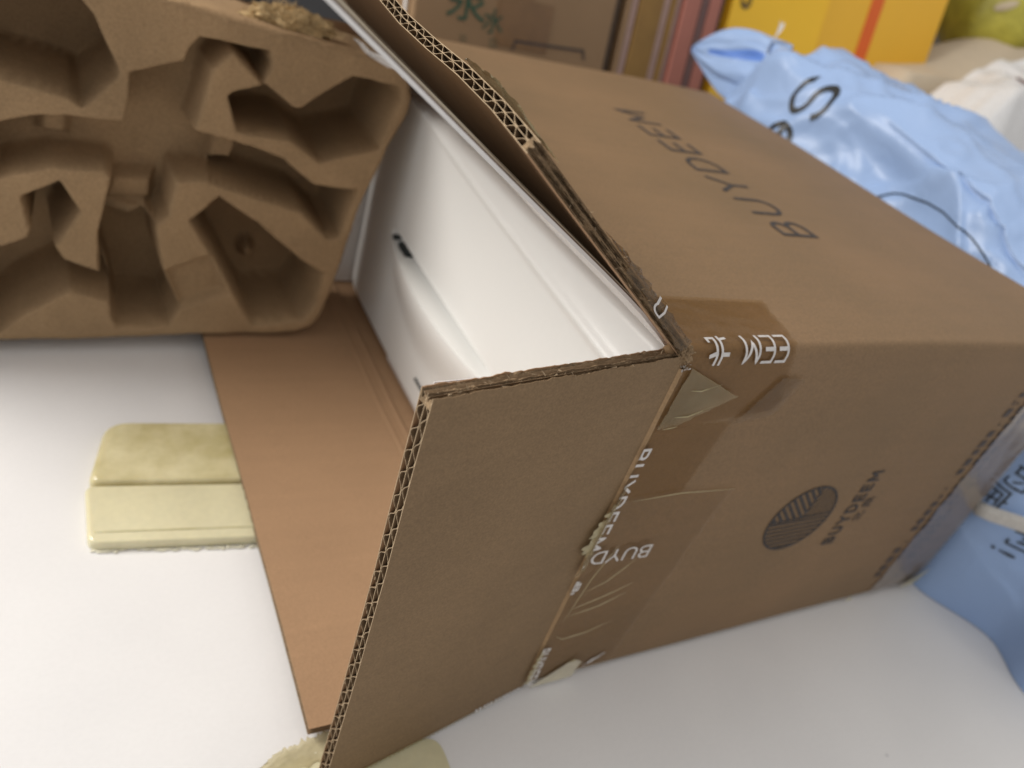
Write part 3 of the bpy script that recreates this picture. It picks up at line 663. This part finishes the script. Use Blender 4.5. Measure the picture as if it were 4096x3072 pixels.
# ---------------------------------------------------------------- moulded pulp tray
tray = tag(empty('pulp_tray', (-0.17, 0.46, 0.016)), 'brown moulded pulp packing tray with deep recesses standing on edge before the opening', 'packing tray')
OUT = [(-0.46, 0.0105), (-0.3271, 0.0121), (-0.2532, 0.0131), (-0.175, 0.0171), (-0.1112, 0.0177), (-0.0688, 0.0193), (-0.0522, 0.0272), (-0.0434, 0.043), (-0.0361, 0.0813), (-0.0258, 0.1598), (-0.009, 0.2261), (0.0041, 0.2621), (0.0043, 0.2778), (-0.0033, 0.2993), (-0.0175, 0.3053), (-0.0714, 0.3111), (-0.1566, 0.3186), (-0.1875, 0.3219), (-0.28, 0.333), (-0.46, 0.345)]
REC = [
 (0.0980, 0.0060, [(-0.42, 0.31), (-0.263, 0.3129), (-0.2524, 0.3005), (-0.2442, 0.281), (-0.2356, 0.2636), (-0.2371, 0.2586), (-0.2602, 0.2339), (-0.2686, 0.2392), (-0.2864, 0.243), (-0.3126, 0.2466), (-0.42, 0.2481)]),
 (0.0516, 0.0060, [(-0.2269, 0.2634), (-0.1882, 0.2782), (-0.185, 0.2897), (-0.1786, 0.2988), (-0.1581, 0.2976), (-0.1253, 0.2967), (-0.1223, 0.2854), (-0.1276, 0.2716), (-0.1529, 0.2928), (-0.1685, 0.2762), (-0.1738, 0.2464), (-0.1781, 0.2236), (-0.1553, 0.2201), (-0.1331, 0.2134), (-0.1385, 0.1856), (-0.1628, 0.1811), (-0.1915, 0.1783), (-0.1952, 0.1444), (-0.205, 0.1355), (-0.2136, 0.142), (-0.2459, 0.1404), (-0.2397, 0.1753), (-0.2443, 0.1822), (-0.2815, 0.1818), (-0.3088, 0.1736), (-0.3174, 0.1692), (-0.3304, 0.1781), (-0.3283, 0.2066), (-0.3148, 0.212), (-0.2927, 0.2208), (-0.2661, 0.2232), (-0.2308, 0.2237), (-0.2266, 0.2438)]),
 (0.0972, 0.0060, [(-0.1531, 0.2555), (-0.1484, 0.2597), (-0.1248, 0.2694), (-0.1009, 0.2532), (-0.0938, 0.2542), (-0.0527, 0.2878), (-0.0112, 0.285), (-0.0062, 0.2762), (-0.0176, 0.2271), (-0.0704, 0.2088), (-0.0993, 0.2261), (-0.1439, 0.2271)]),
 (0.0835, 0.0060, [(-0.158, 0.190), (-0.150, 0.2120), (-0.1331, 0.2143), (-0.1043, 0.207), (-0.0726, 0.1839), (-0.0321, 0.1835), (-0.031, 0.1771), (-0.0414, 0.1337), (-0.0506, 0.132), (-0.0808, 0.1576), (-0.1088, 0.1649), (-0.1392, 0.1735), (-0.1627, 0.1792)]),
 (0.0980, 0.0060, [(-0.1769, 0.1407), (-0.1546, 0.165), (-0.1196, 0.1417), (-0.0759, 0.1062), (-0.0506, 0.0906), (-0.0523, 0.0583), (-0.0643, 0.035), (-0.1125, 0.031), (-0.1244, 0.0496), (-0.1453, 0.0893), (-0.158, 0.111)]),
 (0.0881, 0.0060, [(-0.2459, 0.1404), (-0.2136, 0.142), (-0.205, 0.1335), (-0.1992, 0.0893), (-0.1822, 0.0488), (-0.1906, 0.0296), (-0.234, 0.0284), (-0.2393, 0.0411), (-0.241, 0.0592), (-0.2501, 0.0957), (-0.2492, 0.1224)]),
 (0.0942, 0.0060, [(-0.42, 0.09), (-0.3213, 0.1061), (-0.3017, 0.116), (-0.2984, 0.123), (-0.3036, 0.1526), (-0.2783, 0.1678), (-0.2643, 0.1429), (-0.2831, 0.1083), (-0.2765, 0.0965), (-0.2444, 0.0832), (-0.2376, 0.0548), (-0.2724, 0.0672), (-0.3099, 0.0405), (-0.3265, 0.0228), (-0.42, 0.02)]),
]
YT = 0.430
PADS = [(0.034, [(-0.2892, 0.2233), (-0.2658, 0.2241), (-0.2689, 0.1929), (-0.2917, 0.1945)]), (0.036, [(-0.1588, 0.2215), (-0.1322, 0.2135), (-0.1384, 0.1846), (-0.1631, 0.185)]), (0.032, [(-0.2397, 0.1659), (-0.2036, 0.1674), (-0.2044, 0.1417), (-0.2467, 0.1404)]), (-0.010, [(-0.1965, 0.0883), (-0.1577, 0.1067), (-0.1387, 0.0662), (-0.1822, 0.0488)])]
def sdf(px, pz, poly):
    d2 = np.full(px.shape, 1e9); inside = np.zeros(px.shape, bool); cxp = np.zeros(px.shape); czp = np.zeros(px.shape)
    for (x0, z0), (x1, z1) in zip(poly, poly[1:] + poly[:1]):
        ex, ez = x1 - x0, z1 - z0; t = np.clip(((px - x0) * ex + (pz - z0) * ez) / (ex * ex + ez * ez + 1e-12), 0, 1)
        qx, qz = x0 + t * ex, z0 + t * ez; dd = (px - qx) ** 2 + (pz - qz) ** 2; m = dd < d2
        d2 = np.where(m, dd, d2); cxp = np.where(m, qx, cxp); czp = np.where(m, qz, czp)
        c = ((z0 > pz) != (z1 > pz)) & (px < (x1 - x0) * (pz - z0) / (z1 - z0 + 1e-12) + x0); inside ^= c
    d = np.sqrt(d2); return np.where(inside, -d, d), cxp, czp
st_ = 0.0016
gx = np.arange(-0.47, 0.026, st_); gz = np.arange(-0.004, 0.362, st_)
PX, PZ = np.meshgrid(gx, gz, indexing='ij')
nf = np.array([[nz(x * 38, z * 38, 2) for z in gz] for x in gx]); nf2 = np.array([[nz(x * 210, z * 210, 5) for z in gz] for x in gx])
qx = PX + 0.0010 * nf; qz = PZ + 0.0010 * np.roll(nf, 9, 0)
dep = np.zeros(PX.shape)
for D, wl, poly in REC:
    sd, _, _ = sdf(qx, qz, poly)
    t = np.clip((-sd + 0.0015) / wl, 0, 1); t = t * t * (3 - 2 * t)
    dep = np.maximum(dep, D * t)
for D, poly in PADS:
    sd, _, _ = sdf(qx, qz, poly); t = np.clip((-sd + 0.003) / 0.009, 0, 1); t = t * t * (3 - 2 * t)
    dep = dep * (1 - t) + (np.minimum(dep, D) if D > 0 else np.maximum(dep, -D)) * t
# small dark peg hole and peg
dep += 0.006 * np.exp(-(((PX + 0.198) / 0.0035) ** 2 + ((PZ - 0.2655) / 0.003) ** 2))
dep -= 0.022 * np.exp(-(((PX + 0.107) / 0.007) ** 2 + ((PZ - 0.070) / 0.010) ** 2) ** 2)
sdo, ox, oz = sdf(qx, qz, OUT)
outside = sdo > 0
dist = np.where(outside, sdo, 0)
X2 = np.where(outside, ox - (PX - ox) * 0.9, PX); Z2 = np.where(outside, oz - (PZ - oz) * 0.9, PZ)
rim = np.where(~outside, np.clip(1 + sdo / 0.005, 0, 1) ** 2 * 0.004, 0.004 + np.minimum(dist * 9.5, 0.104))
Ydep = np.where(outside, rim, np.maximum(dep, rim))
Ydep = Ydep + 0.0010 * nf + 0.00035 * nf2
YY = YT + Ydep
lean = 0.00
near = (-0.31 - PX).clip(0, 1)     # the left end bows towards the camera
nxg, nzg = PX.shape
keep = sdo < 0.0125
vs = [(float(X2[i, j]), float(YY[i, j]), float(max(Z2[i, j], 0.0003))) for i in range(nxg) for j in range(nzg)]
fs = [(i * nzg + j, (i + 1) * nzg + j, (i + 1) * nzg + j + 1, i * nzg + j + 1) for i in range(nxg - 1) for j in range(nzg - 1) if keep[i, j] and keep[i + 1, j] and keep[i, j + 1] and keep[i + 1, j + 1]]
mbt = MB(); mbt.add(vs, fs); o = on(mbt.build('moulded_shell', 'pulp', None, smooth=True), tray)
bm = bmesh.new(); bm.from_mesh(o.data); bmesh.ops.delete(bm, geom=[v for v in bm.verts if not v.link_faces], context='VERTS'); bm.to_mesh(o.data); bm.free()
mb = MB(); rf_ = random.Random(5)
for i in range(2600):
    t = rf_.random(); x = -0.140 + 0.072 * t + rf_.gauss(0, 0.004); y = 0.456 + rf_.gauss(0, 0.006); z = 0.314 + 0.016 * math.sin(math.pi * min(1, t * 1.15)) * rf_.random()
    d = Vector((rf_.gauss(0, 1), rf_.gauss(0, 1), rf_.gauss(0.4, 0.8))).normalized() * rf_.uniform(0.003, 0.008); e = Vector((rf_.gauss(0, 1), rf_.gauss(0, 1), rf_.gauss(0, 1))).normalized() * 0.0007
    p = Vector((x, y, z)); mb.add([p, p + e, p + d], [(0, 1, 2)])
lump(-0.106, 0.457, 0.314, 0.034, 0.012, 0.014, 0.4, 4, nn=20, mb=mb, sd=3)
o = on(mb.build('torn_fibre', 'fibre', None), tray)
# crumpled brown bits beyond the rim
# ---------------------------------------------------------------- yellowed plastic pieces on the table
def rbox(mb, pts, z0, z1, r):        # prism over a polygon with a rounded upper edge
    c = Vector((sum(p[0] for p in pts) / len(pts), sum(p[1] for p in pts) / len(pts)))
    rings = []
    for k in range(6):
        a = k / 5 * math.pi / 2; ins = r * (1 - math.cos(a)); zz = z1 - r + r * math.sin(a)
        rings.append([((Vector(p) - c) * (1 - ins / max(0.001, (Vector(p) - c).length)) + c, zz) for p in pts])
    rings = [[(Vector(p), z0) for p in pts]] + rings
    n = len(pts); vs = [(p.x, p.y, z) for r_ in rings for p, z in r_]
    fs = [(i * n + k, i * n + (k + 1) % n, (i + 1) * n + (k + 1) % n, (i + 1) * n + k) for i in range(len(rings) - 1) for k in range(n)] + [tuple((len(rings) - 1) * n + k for k in range(n))]
    mb.add(vs, fs)
def rpoly(pts, r, n=5):
    out = []; m = len(pts)
    for i in range(m):
        p0, p, p1 = Vector(pts[i - 1]), Vector(pts[i]), Vector(pts[(i + 1) % m]); ri = r[i] if isinstance(r, (list, tuple)) else r
        a = (p0 - p).normalized() * min(ri, (p0 - p).length / 2); b = (p1 - p).normalized() * min(ri, (p1 - p).length / 2)
        out += [tuple((p + a) * (1 - t) ** 2 + p * 2 * t * (1 - t) + (p + b) * t * t) for t in [k / n for k in range(n + 1)]]
    return out
yb = tag(empty('yellowed_block', (-0.21, 0.25, 0)), 'yellowed two tier plastic block on the white tabletop beside the lower flap', 'plastic block')
mb = MB(); rbox(mb, rpoly([(-0.268, 0.2455), (-0.2515, 0.316), (-0.125, 0.302), (-0.125, 0.2285)], [0.008, 0.018, 0.005, 0.004]), 0.0004, 0.0110, 0.006); on(mb.build('upper_tier', 'yellowed', None, smooth=True, angle=50), yb)
mb = MB(); rbox(mb, rpoly([(-0.271, 0.1850), (-0.270, 0.2435), (-0.125, 0.2260), (-0.125, 0.1665)], [0.008, 0.006, 0.003, 0.003]), 0.0004, 0.0085, 0.0035); on(mb.build('lower_tier', 'cream', None, smooth=True, angle=50), yb)
mb = MB(); mb.tube([(-0.266 + 0.14 * t, 0.1945 - 0.0172 * t, 0.0085) for t in lin(0, 1, 20)], 0.0007, 6); on(mb.build('seam_ridge', 'yellowed', None, smooth=True), yb)
mb = MB()
for i in range(60):
    t = random.random(); p = Vector((-0.266 + 0.12 * t, 0.1835 - 0.0175 * t + random.gauss(0, 0.0010), 0.0008)); lump(p.x, p.y, p.z, random.uniform(0.001, 0.004), 0.0010, 0.0003, 0.4, 2, nn=5, mb=mb, sd=i)
on(mb.build('glue_residue', 'residue', None, smooth=True), yb)
cb2 = tag(empty('cream_plastic_tongue', (-0.13, -0.05, 0)), 'cream yellowed plastic plate under the near lower corner of the carton', 'plastic plate')
mb = MB(); rbox(mb, rpoly([(-0.214, -0.075), (-0.205, -0.012), (-0.165, -0.0065), (-0.075, -0.0175), (-0.0735, -0.040), (-0.082, -0.09)], [0.002, 0.01, 0.004, 0.010, 0.02, 0.004]), 0.0003, 0.0016, 0.0008); on(mb.build('plate', 'cream', None, smooth=True, angle=50), cb2)
mb = MB()
gr = rpoly([(-0.150, -0.085), (-0.150, -0.032), (-0.093, -0.034), (-0.088, -0.09)], [0.01, 0.006, 0.012, 0.004], 8)
mb.tube([(x, y, 0.0019) for x, y in gr], 0.0010, 6); on(mb.build('raised_groove', 'yellowed', None, smooth=True), cb2)
mb = MB()
for i in range(26):
    t = random.random(); x = -0.208 + 0.085 * t; y = -0.0085 + 0.004 * t + random.gauss(0, 0.0012)
    lump(x, y, 0.0014, random.uniform(0.0008, 0.0025), random.uniform(0.0006, 0.0012), 0.0006, 0.5, 2, nn=5, mb=mb, sd=i)
on(mb.build('tape_residue', 'residue', None, smooth=True), cb2)
patch('tape_scrap', 'tapecream', [(-0.206, -0.014), (-0.132, -0.012), (-0.145, 0.006), (-0.176, 0.000)], lambda x, y, o_: (x + 0.13, y + 0.05, 0.0012 + o_ * 0.6), 26, 14, (1, 1, 1, 1), 0.006, 0.001, lift=lambda a, b: 0.0022 * abs(nz(a * 9, b * 7)), parent=cb2)

# ---------------------------------------------------------------- blue bag
bag = tag(empty('blue_plastic_bag', (0.65, 0.25, 0)), 'crinkled light blue plastic bag with black lettering slumped behind the carton', 'plastic bag')
def cr(keys, t):
    ks = sorted(keys); 
    if t <= ks[0][0]: return ks[0][1]
    for (a, va), (b, vb) in zip(ks, ks[1:]):
        if t <= b: f = (t - a) / (b - a); f = f * f * (3 - 2 * f); return va + (vb - va) * f
    return ks[-1][1]
HK = [(-0.205, 0.0), (-0.15, 0.05), (-0.08, 0.115), (0.0, 0.205), (0.1, 0.325), (0.2, 0.372), (0.38, 0.382), (0.47, 0.384), (0.53, 0.384), (0.565, 0.362), (0.60, 0.345)]
XK = [(-0.205, 0.50), (-0.13, 0.472), (-0.075, 0.496), (0.0, 0.4655), (0.1, 0.4655), (0.5, 0.4655), (0.6, 0.475)]
def bag_sec(y, b):
    Hh = cr(HK, y); x0 = cr(XK, y); dent = 0.034 * math.exp(-((y - 0.32) / 0.10) ** 2)
    pts = [(x0, 0.0005), (x0 + 0.004, 0.30 * Hh), (x0 + 0.008, 0.58 * Hh), (x0 + 0.022 + dent, 0.80 * Hh), (x0 + 0.045 + dent * 0.35, 0.945 * Hh), (x0 + 0.115, Hh), (x0 + 0.23, 0.97 * Hh), (x0 + 0.36, 0.74 * Hh), (x0 + 0.42, 0.35 * Hh), (x0 + 0.43, 0.0005)]
    k = b * (len(pts) - 1); i = min(int(k), len(pts) - 2); f = k - i
    p = [Vector(pts[max(0, min(len(pts) - 1, q))]) for q in (i - 1, i, i + 1, i + 2)]
    r = 0.5 * ((2 * p[1]) + (p[2] - p[0]) * f + (2 * p[0] - 5 * p[1] + 4 * p[2] - p[3]) * f * f + (3 * p[1] - p[0] - 3 * p[2] + p[3]) * f ** 3)
    return r
def ridge(x): return 1 - abs(2 * ((x) % 1) - 1)
def crinkle(x, y, z):
    w = nz(x * 7, y * 7, z * 7) * 0.012 + (1 - min(1, 3 * abs(nz(x * 12 + y * 7, y * 5 - z * 10, 3)))) ** 2 * 0.012 + (1 - min(1, 3 * abs(nz(x * 22 - y * 6, y * 14 + z * 22, 8)))) ** 2 * 0.005 - 0.006
    return w
def bagf(a, b):
    y = -0.205 + (0.60 + 0.205) * a
    r = bag_sec(y, b); e = min(1, b * 7) * min(1, (1 - b) * 7) 
    neck = cr([(0.50, 1.0), (0.56, 0.90), (0.585, 0.70), (0.60, 0.42)], y)
    cxn, czn = 0.560, 0.343
    x = cxn + (r.x - cxn) * neck; z = czn + (r.y - czn) * neck if y > 0.5 else r.y
    x_, z_ = x, z
    c = crinkle(x, y, z)
    fold = 0.010 * math.exp(-((y - 0.52) / 0.05) ** 2) * math.sin(b * 46)
    lowc = (1 - math.exp(-((y) / 0.10) ** 2) * 0.0)
    z_ = max(0.0006, z + (c * 1.0 + fold) * e * lowc)
    x_ = x + (c * -0.4 * (1 if b < 0.45 else -1)) * e * (0.3 if b < 0.30 else 1) * lowc
    yy = y + 0.006 * nz(x * 12, y * 9, z * 12) * e
    if y < DY + 0.01: x_ = max(x_, 0.4638 + 0.001 * e)
    return (x_, yy, z_)
mbg = MB(); mbg.grid(bagf, 150, 130); bag_body = on(mbg.build('bag_body', 'blue', None, smooth=True), bag)
bvh = BVHTree.FromPolygons([Vector(v) for v in mbg.v], mbg.f)
# gathered end: pleated fan beyond the neck
mb = MB()
def tip(a, b):
    th = 2 * math.pi * a; t = b
    c = Vector((0.552, 0.545, 0.343)).lerp(Vector((0.516, 0.692, 0.3265)), t)
    hv = (0.036 + 0.010 * min(1, t * 3)) * (1 - t ** 2.8) + 0.003; ht = 0.026 * (1 - t) ** 0.6 + 0.004
    q = math.sin(th); side = math.cos(th)
    k = 1 + 0.30 * nz(q * 3 + 5, t * 2.0, side) 
    rel = 0.0085 * (1 - abs(2 * ((q * 1.6 + 0.35 * t + 0.2 * nz(t * 4, q * 2)) % 1) - 1)) - 0.004
    rel += -0.014 * math.exp(-((q - 0.18 + 0.35 * (t - 0.5)) / 0.17) ** 2) * math.sin(math.pi * min(1, t * 1.05))
    d = ht * side + (rel if side > 0 else -rel * 0.4) * (1 - 0.5 * t) * min(1, abs(side) * 2)
    nrm_ = Vector((-0.75, -0.60, 0.28)); up = Vector((0.05, 0.18, 0.98))
    return tuple(c + nrm_ * d + up * hv * q * k)
mb.grid(tip, 120, 34, closeu=True); on(mb.build('gathered_end', 'blue', None, smooth=True), bag)
mb = MB()
def tip2(a, b):
    t = 0.22 + 0.58 * b; q = 0.18 - 0.35 * (t - 0.5) + 0.26 * (a - 0.5); th = math.asin(max(-1, min(1, q))) / (2 * math.pi)
    p = tip(th % 1.0, t); k = 0.0016 * math.sin(math.pi * a) * math.sin(math.pi * b) + 0.0002
    return (p[0] - 0.75 * k, p[1] - 0.6 * k, p[2] + 0.28 * k)
mb.grid(tip2, 14, 24); on(mb.build('fold_strip', 'blueedge', None, smooth=True), bag)  # darker blue strip laid along the valley of the gathered end
mb = MB()
def wisp(a, b): 
    t = b; wd = 0.014 * (1 - t) ** 1.3
    return (0.535 + wd * (a - 0.5) * 1.6 - 0.006 * t * t, 0.566 + 0.004 * math.sin(5 * t) + 0.01 * (a - 0.5), 0.362 + 0.040 * t + 0.002 * math.sin(9 * a))
mb.grid(wisp, 6, 14); on(mb.build('torn_wisp', 'film', None, smooth=True), bag)
# lettering projected straight onto the film
def proj(o_, d_, off=0.0014):
    h = bvh.ray_cast(Vector(o_), Vector(d_).normalized())
    if h[0] is None: return tuple(o_)
    n_ = h[1] if h[1].dot(Vector(d_)) < 0 else -h[1]
    return tuple(h[0] + n_ * off)
def logo(a, b):      # the word reads down the bag, letter tops towards -y
    return proj((0.40, 0.462 - b * 0.047, 0.366 - a * 0.066), (1, 0, 0))
for ch, off_ in (('S', 0.0), ('e', 0.84)):
    text_part('bag_lettering', ch, 'inkblack', 0.11, lambda a, b: logo(a + off_, b), 0.2, parent=None, step=0.03)
for o in list(COL.objects):
    if o.name.startswith('bag_lettering'): on(o, bag)
mb = MB()
arcp = [(0.2950, 0.290), (0.2879, 0.2986), (0.268, 0.3055), (0.2435, 0.3095), (0.22, 0.3105), (0.1944, 0.3084), (0.175, 0.3045), (0.1561, 0.2985), (0.14, 0.290)]
arcw = [proj((0.40, y + (y2 - y) * t / 6, z + (z2 - z) * t / 6), (1, 0, 0), 0.0012) for (y, z), (y2, z2) in zip(arcp, arcp[1:]) for t in range(6)]
mb.tube(arcw, 0.0009, 5); on(mb.build('printed_arc', 'inkblack', None), bag)
def lowmap(cy, cz0):
    # text turned a quarter so that it reads down the bag
    def f(a, b):
        return proj((0.36, cy - b, cz0 - a), (1, 0, 0), 0.0016)
    return f
for ch, cy, cz0, sz in (('\u6211', -0.012, 0.172, 0.024), ('\u7684', -0.006, 0.150, 0.024), ('\u5e95', 0.000, 0.1275, 0.024), ('\u300d', 0.004, 0.101, 0.022), ('\u5229', -0.040, 0.102, 0.025), ('!', -0.034, 0.083, 0.026)):
    o = cjk(ch, sz, lowmap(cy, cz0), 'bag_lettering', 'inkblack', None); on(o, bag)
# ---------------------------------------------------------------- white cord
cordo = MB().tube([(0.4705, 0.0005, 0.1085), (0.4715, -0.012, 0.1125), (0.4730, -0.025, 0.1185), (0.4755, -0.045, 0.1275), (0.481, -0.075, 0.133), (0.489, -0.11, 0.118), (0.50, -0.16, 0.06), (0.51, -0.2, 0.008)], 0.0072, 12).build('white_tube', 'cord', None, smooth=True)
tag(cordo, 'white flexible tube lying against the end of the carton in front of the blue bag', 'tube')

# ---------------------------------------------------------------- background, leaning back against the wall
TL = -math.radians(12)
def leanobj(name, x, y=0.72): return empty(name, (x, y, 0), TL)
def lbox(parent, name, m, x0, x1, d0, d1, z0, z1, bevel=0.002): return MB().box(x0 - parent.location.x, x1 - parent.location.x, d0, d1, z0, z1).build(name, m, parent, bevel=bevel)
bb = tag(leanobj('brown_box', 0.285), 'brown cardboard box with green characters standing behind the carton', 'cardboard box')
lbox(bb, 'box_wall', 'brownbox', 0.1288, 0.4384, 0, 0.20, 0.002, 0.52, 0.004)
lbox(bb, 'tape_strip', 'browntape', 0.247, 0.300, -0.0006, -0.0001, 0.30, 0.515, 0)
lbox(bb, 'tape_strip', 'browntape', 0.252, 0.335, -0.0011, -0.0006, 0.268, 0.33, 0)
mb = MB()
for q in ([(0.2808, 0.266), (0.2830, 0.2765)], [(0.2830, 0.2765), (0.3963, 0.2824)], [(0.3963, 0.2824), (0.400, 0.272)]):
    ribbon(mb, q, 0.0032, lambda a, b: (a - 0.285, -0.0015, b), 0.02)
mb.build('printed_line', 'ink', bb)
for ch, sz, x, z in (('\u6cc9', 0.062, 0.203, 0.312), ('\u6c34', 0.034, 0.2445, 0.2925), ('\u53e3', 0.013, 0.2495, 0.2675), ('\u53e3', 0.010, 0.2040, 0.2665)):
    cjk(ch, sz, lambda a, b: (x - 0.285 + a, -0.0016, z + b), 'green_character', 'inkgreen', bb, 0.02)
gs = tag(leanobj('gap_shade_strip', 0.447, 0.735), 'narrow dark strip put in as the shade of the gap between the brown box and the ochre folders', 'shade strip')
lbox(gs, 'shade strip', 'darkbrown', 0.4400, 0.4555, 0, 0.18, 0.002, 0.50)  # dark strip added in place of the shade between box and folders
def folder(x0, x1, xm, m1, m2, label, hgt=0.50):
    f = tag(leanobj('file_folder', (x0 + x1) / 2), label, 'folder', 'folders standing in a row')
    lbox(f, 'cover', m1, x0, xm, 0, 0.18, 0.002, hgt)
    if m2: lbox(f, 'page_edge', m2, xm + 0.0002, x1, 0.003, 0.17, 0.002, hgt - 0.008, 0.001)
folder(0.4565, 0.4775, 0.4660, 'brownbox', 'mauve', 'tan folder with pale mauve edge, first beside the brown box')
folder(0.4790, 0.5360, 0.5225, 'ochre', 'mauve', 'wide ochre folder with a pale mauve edge behind the carton')
folder(0.5370, 0.5560, 0.5460, 'ochre', 'mauve', 'narrow ochre folder next to the dusty pink binder')
def binder(x0, x1, m, label, y=0.715, hgt=0.5):
    f = tag(leanobj('binder', (x0 + x1) / 2, y), label, 'binder', 'binders standing in a row')
    lbox(f, 'spine', m, x0, x1, 0, 0.006, 0.002, hgt, 0.0025); lbox(f, 'cover', m, x0, x0 + 0.003, 0.0062, 0.2, 0.002, hgt, 0); lbox(f, 'cover', m, x1 - 0.003, x1, 0.0062, 0.2, 0.002, hgt, 0)
    lbox(f, 'pages', 'mauve', x0 + 0.0035, x1 - 0.0035, 0.0065, 0.19, 0.006, hgt - 0.006, 0)
binder(0.5568, 0.5885, 'pink', 'broad dusty pink binder spine, left of the plum one')
binder(0.5892, 0.6035, 'plum', 'slim plum binder squeezed between two pink binders')
binder(0.6042, 0.6280, 'pink', 'slimmer dusty pink binder next to the yellow carton')
dk = tag(leanobj('dark_binder', 0.64, 0.735), 'dark plum binder in shadow beside the yellow carton', 'binder')
lbox(dk, 'spine', 'plum', 0.6288, 0.6505, 0, 0.006, 0.002, 0.5, 0.002); lbox(dk, 'cover', 'darkbrown', 0.6288, 0.6505, 0.0062, 0.16, 0.002, 0.5, 0)
yc = tag(leanobj('yellow_carton', 0.908), 'bright yellow carton with an orange stripe standing behind the blue bag', 'carton')
lbox(yc, 'left_panel', 'yellow', 0.6524, 0.8625, 0, 0.15, 0.002, 0.62, 0.003)
lbox(yc, 'right_panel', 'yellow2', 0.8628, 1.1650, 0.003, 0.15, 0.002, 0.62, 0.003)
lbox(yc, 'orange_stripe', 'orange', 0.9640, 0.9945, 0.0020, 0.0027, 0.004, 0.618, 0)
mb = MB(); ribbon(mb, arc(0.6785 - 0.908, 0.402, 0.010, 0.010, 0, 360, 30), 0.003, lambda a, b: (a, -0.0012, b), 0.01); ribbon(mb, arc(0.6785 - 0.908, 0.402, 0.004, 0.006, 200, 380, 10), 0.003, lambda a, b: (a, -0.0012, b), 0.01)
mb.build('round_mark', 'inkfaint', yc)
sl = tag(leanobj('slate_case', 0.02, 0.80), 'dark slate grey plastic case behind the pulp tray', 'case')
lbox(sl, 'shell', 'slate', -0.05, 0.115, 0, 0.14, 0.002, 0.46, 0.006); lbox(sl, 'lid', 'dark', -0.085, -0.0505, -0.004, 0.14, 0.002, 0.47, 0.003)
wb_ = tag(leanobj('white_carton', -0.17, 0.84), 'white carton far behind the pulp tray beside the slate case', 'carton')
lbox(wb_, 'box_wall', 'card', -0.26, -0.089, 0, 0.14, 0.002, 0.40, 0.003); lbox(wb_, 'green_band', 'inkgreen', -0.26, -0.089, -0.0006, -0.0001, 0.24, 0.30, 0)
wr = tag(empty('white_rod', (0.1235, 0.735, 0), TL), 'thin white rod standing at the left edge of the brown box', 'rod')
MB().tube([(0, 0, 0.002), (0, 0, 0.50)], 0.0022, 10).build('rod', 'film', wr, smooth=True); MB().tube([(0, 0, 0.5), (0, 0, 0.508)], 0.003, 10).build('cap', 'film', wr, smooth=True)
# fruit, cloth, white bag
fr_ = tag(empty('pomelo', (1.385, 0.87, 0.485)), 'round yellow green fruit with a pale scar resting on the cream cloth', 'fruit')
mb = MB(); lump(0, 0, 0, 0.105, 0.105, 0.108, 0.05, 2.2, nn=36, mb=mb, sd=6); fo = mb.build('skin', 'fruit', fr_, smooth=True)
mb = MB(); dv = Vector((-0.78, -0.60, 0.20)).normalized(); e1 = dv.cross(Vector((0, 0, 1))).normalized(); e2 = e1.cross(dv)
e1r = (e1 * 0.82 - e2 * 0.55).normalized(); e2r = dv.cross(e1r)
ring = lambda s: [dv * (0.1075 - 0.012 * s * s * 0.2) + e1r * 0.021 * s * math.cos(2 * math.pi * t / 20) + e2r * 0.0085 * s * math.sin(2 * math.pi * t / 20) for t in range(20)]
mb.add([dv * 0.1085] + ring(0.5) + ring(1.0), [(0, 1 + t, 1 + (t + 1) % 20) for t in range(20)] + [(1 + t, 21 + t, 21 + (t + 1) % 20, 1 + (t + 1) % 20) for t in range(20)]); mb.build('scar', 'scar', fr_, smooth=True)
def drape(name, m, fn, nu, nv): return MB().grid(fn, nu, nv).build(name, m, None, smooth=True)
def clothf(a, b):
    x = 0.93 + 0.75 * a; y = 0.66 + 0.42 * b
    edge = min(1, b * 7) * min(1, a * 8)
    h = 0.300 + 0.17 * a + 0.045 * math.sin(math.pi * min(1, b * 1.6)) + 0.022 * math.sin(7 * a + 9 * b) + 0.016 * nz(x * 8, y * 8)
    h -= 0.10 * max(0, b - 0.35)
    return (x - 0.03 * (1 - edge), y - 0.03 * (1 - edge), max(0.001, h * (edge ** 0.45)))
tag(drape('cream_cloth', 'linen', clothf, 60, 50), 'cream folded cloth bundle under the yellow green fruit', 'cloth')
def wbag(a, b):
    x = 0.93 + 0.55 * a; y = 0.50 + 0.20 * b
    e = min(1, b * 5) * min(1, (1 - b) * 5) * min(1, a * 5)
    h = (0.335 + 0.36 * (x - 0.93)) + 0.035 * nz(x * 9, y * 9) + 0.03 * abs(nz(x * 16, y * 18, 4))
    return (x - 0.02 * (1 - e) + 0.015 * nz(x * 10, y * 10, 3), y - 0.02 * (1 - min(1, b * 5)), max(0.001, h * e ** 0.3))
wbg = tag(empty('white_plastic_bag', (1.2, 0.6, 0)), 'crumpled white plastic bag with a red mark right of the blue bag', 'plastic bag')
o = drape('bag_body', 'film', wbag, 70, 50); on(o, wbg)
mb = MB(); pm = wbag(0.30, 0.62); mb.grid(lambda a, b: tuple(Vector(wbag(0.26 + 0.07 * a, 0.30 + 0.12 * b)) + Vector((-0.002, -0.003, 0.003))), 8, 8); on(mb.build('red_mark', 'pink', None, smooth=True), wbg)

# all but the carton group drops slightly, a gap added for its contact shadow
for o in list(COL.objects):
    if o.parent is None and o.type in ('MESH', 'EMPTY') and o not in (carton, pb, ap) and o.name != 'wall': o.location.z -= 0.003
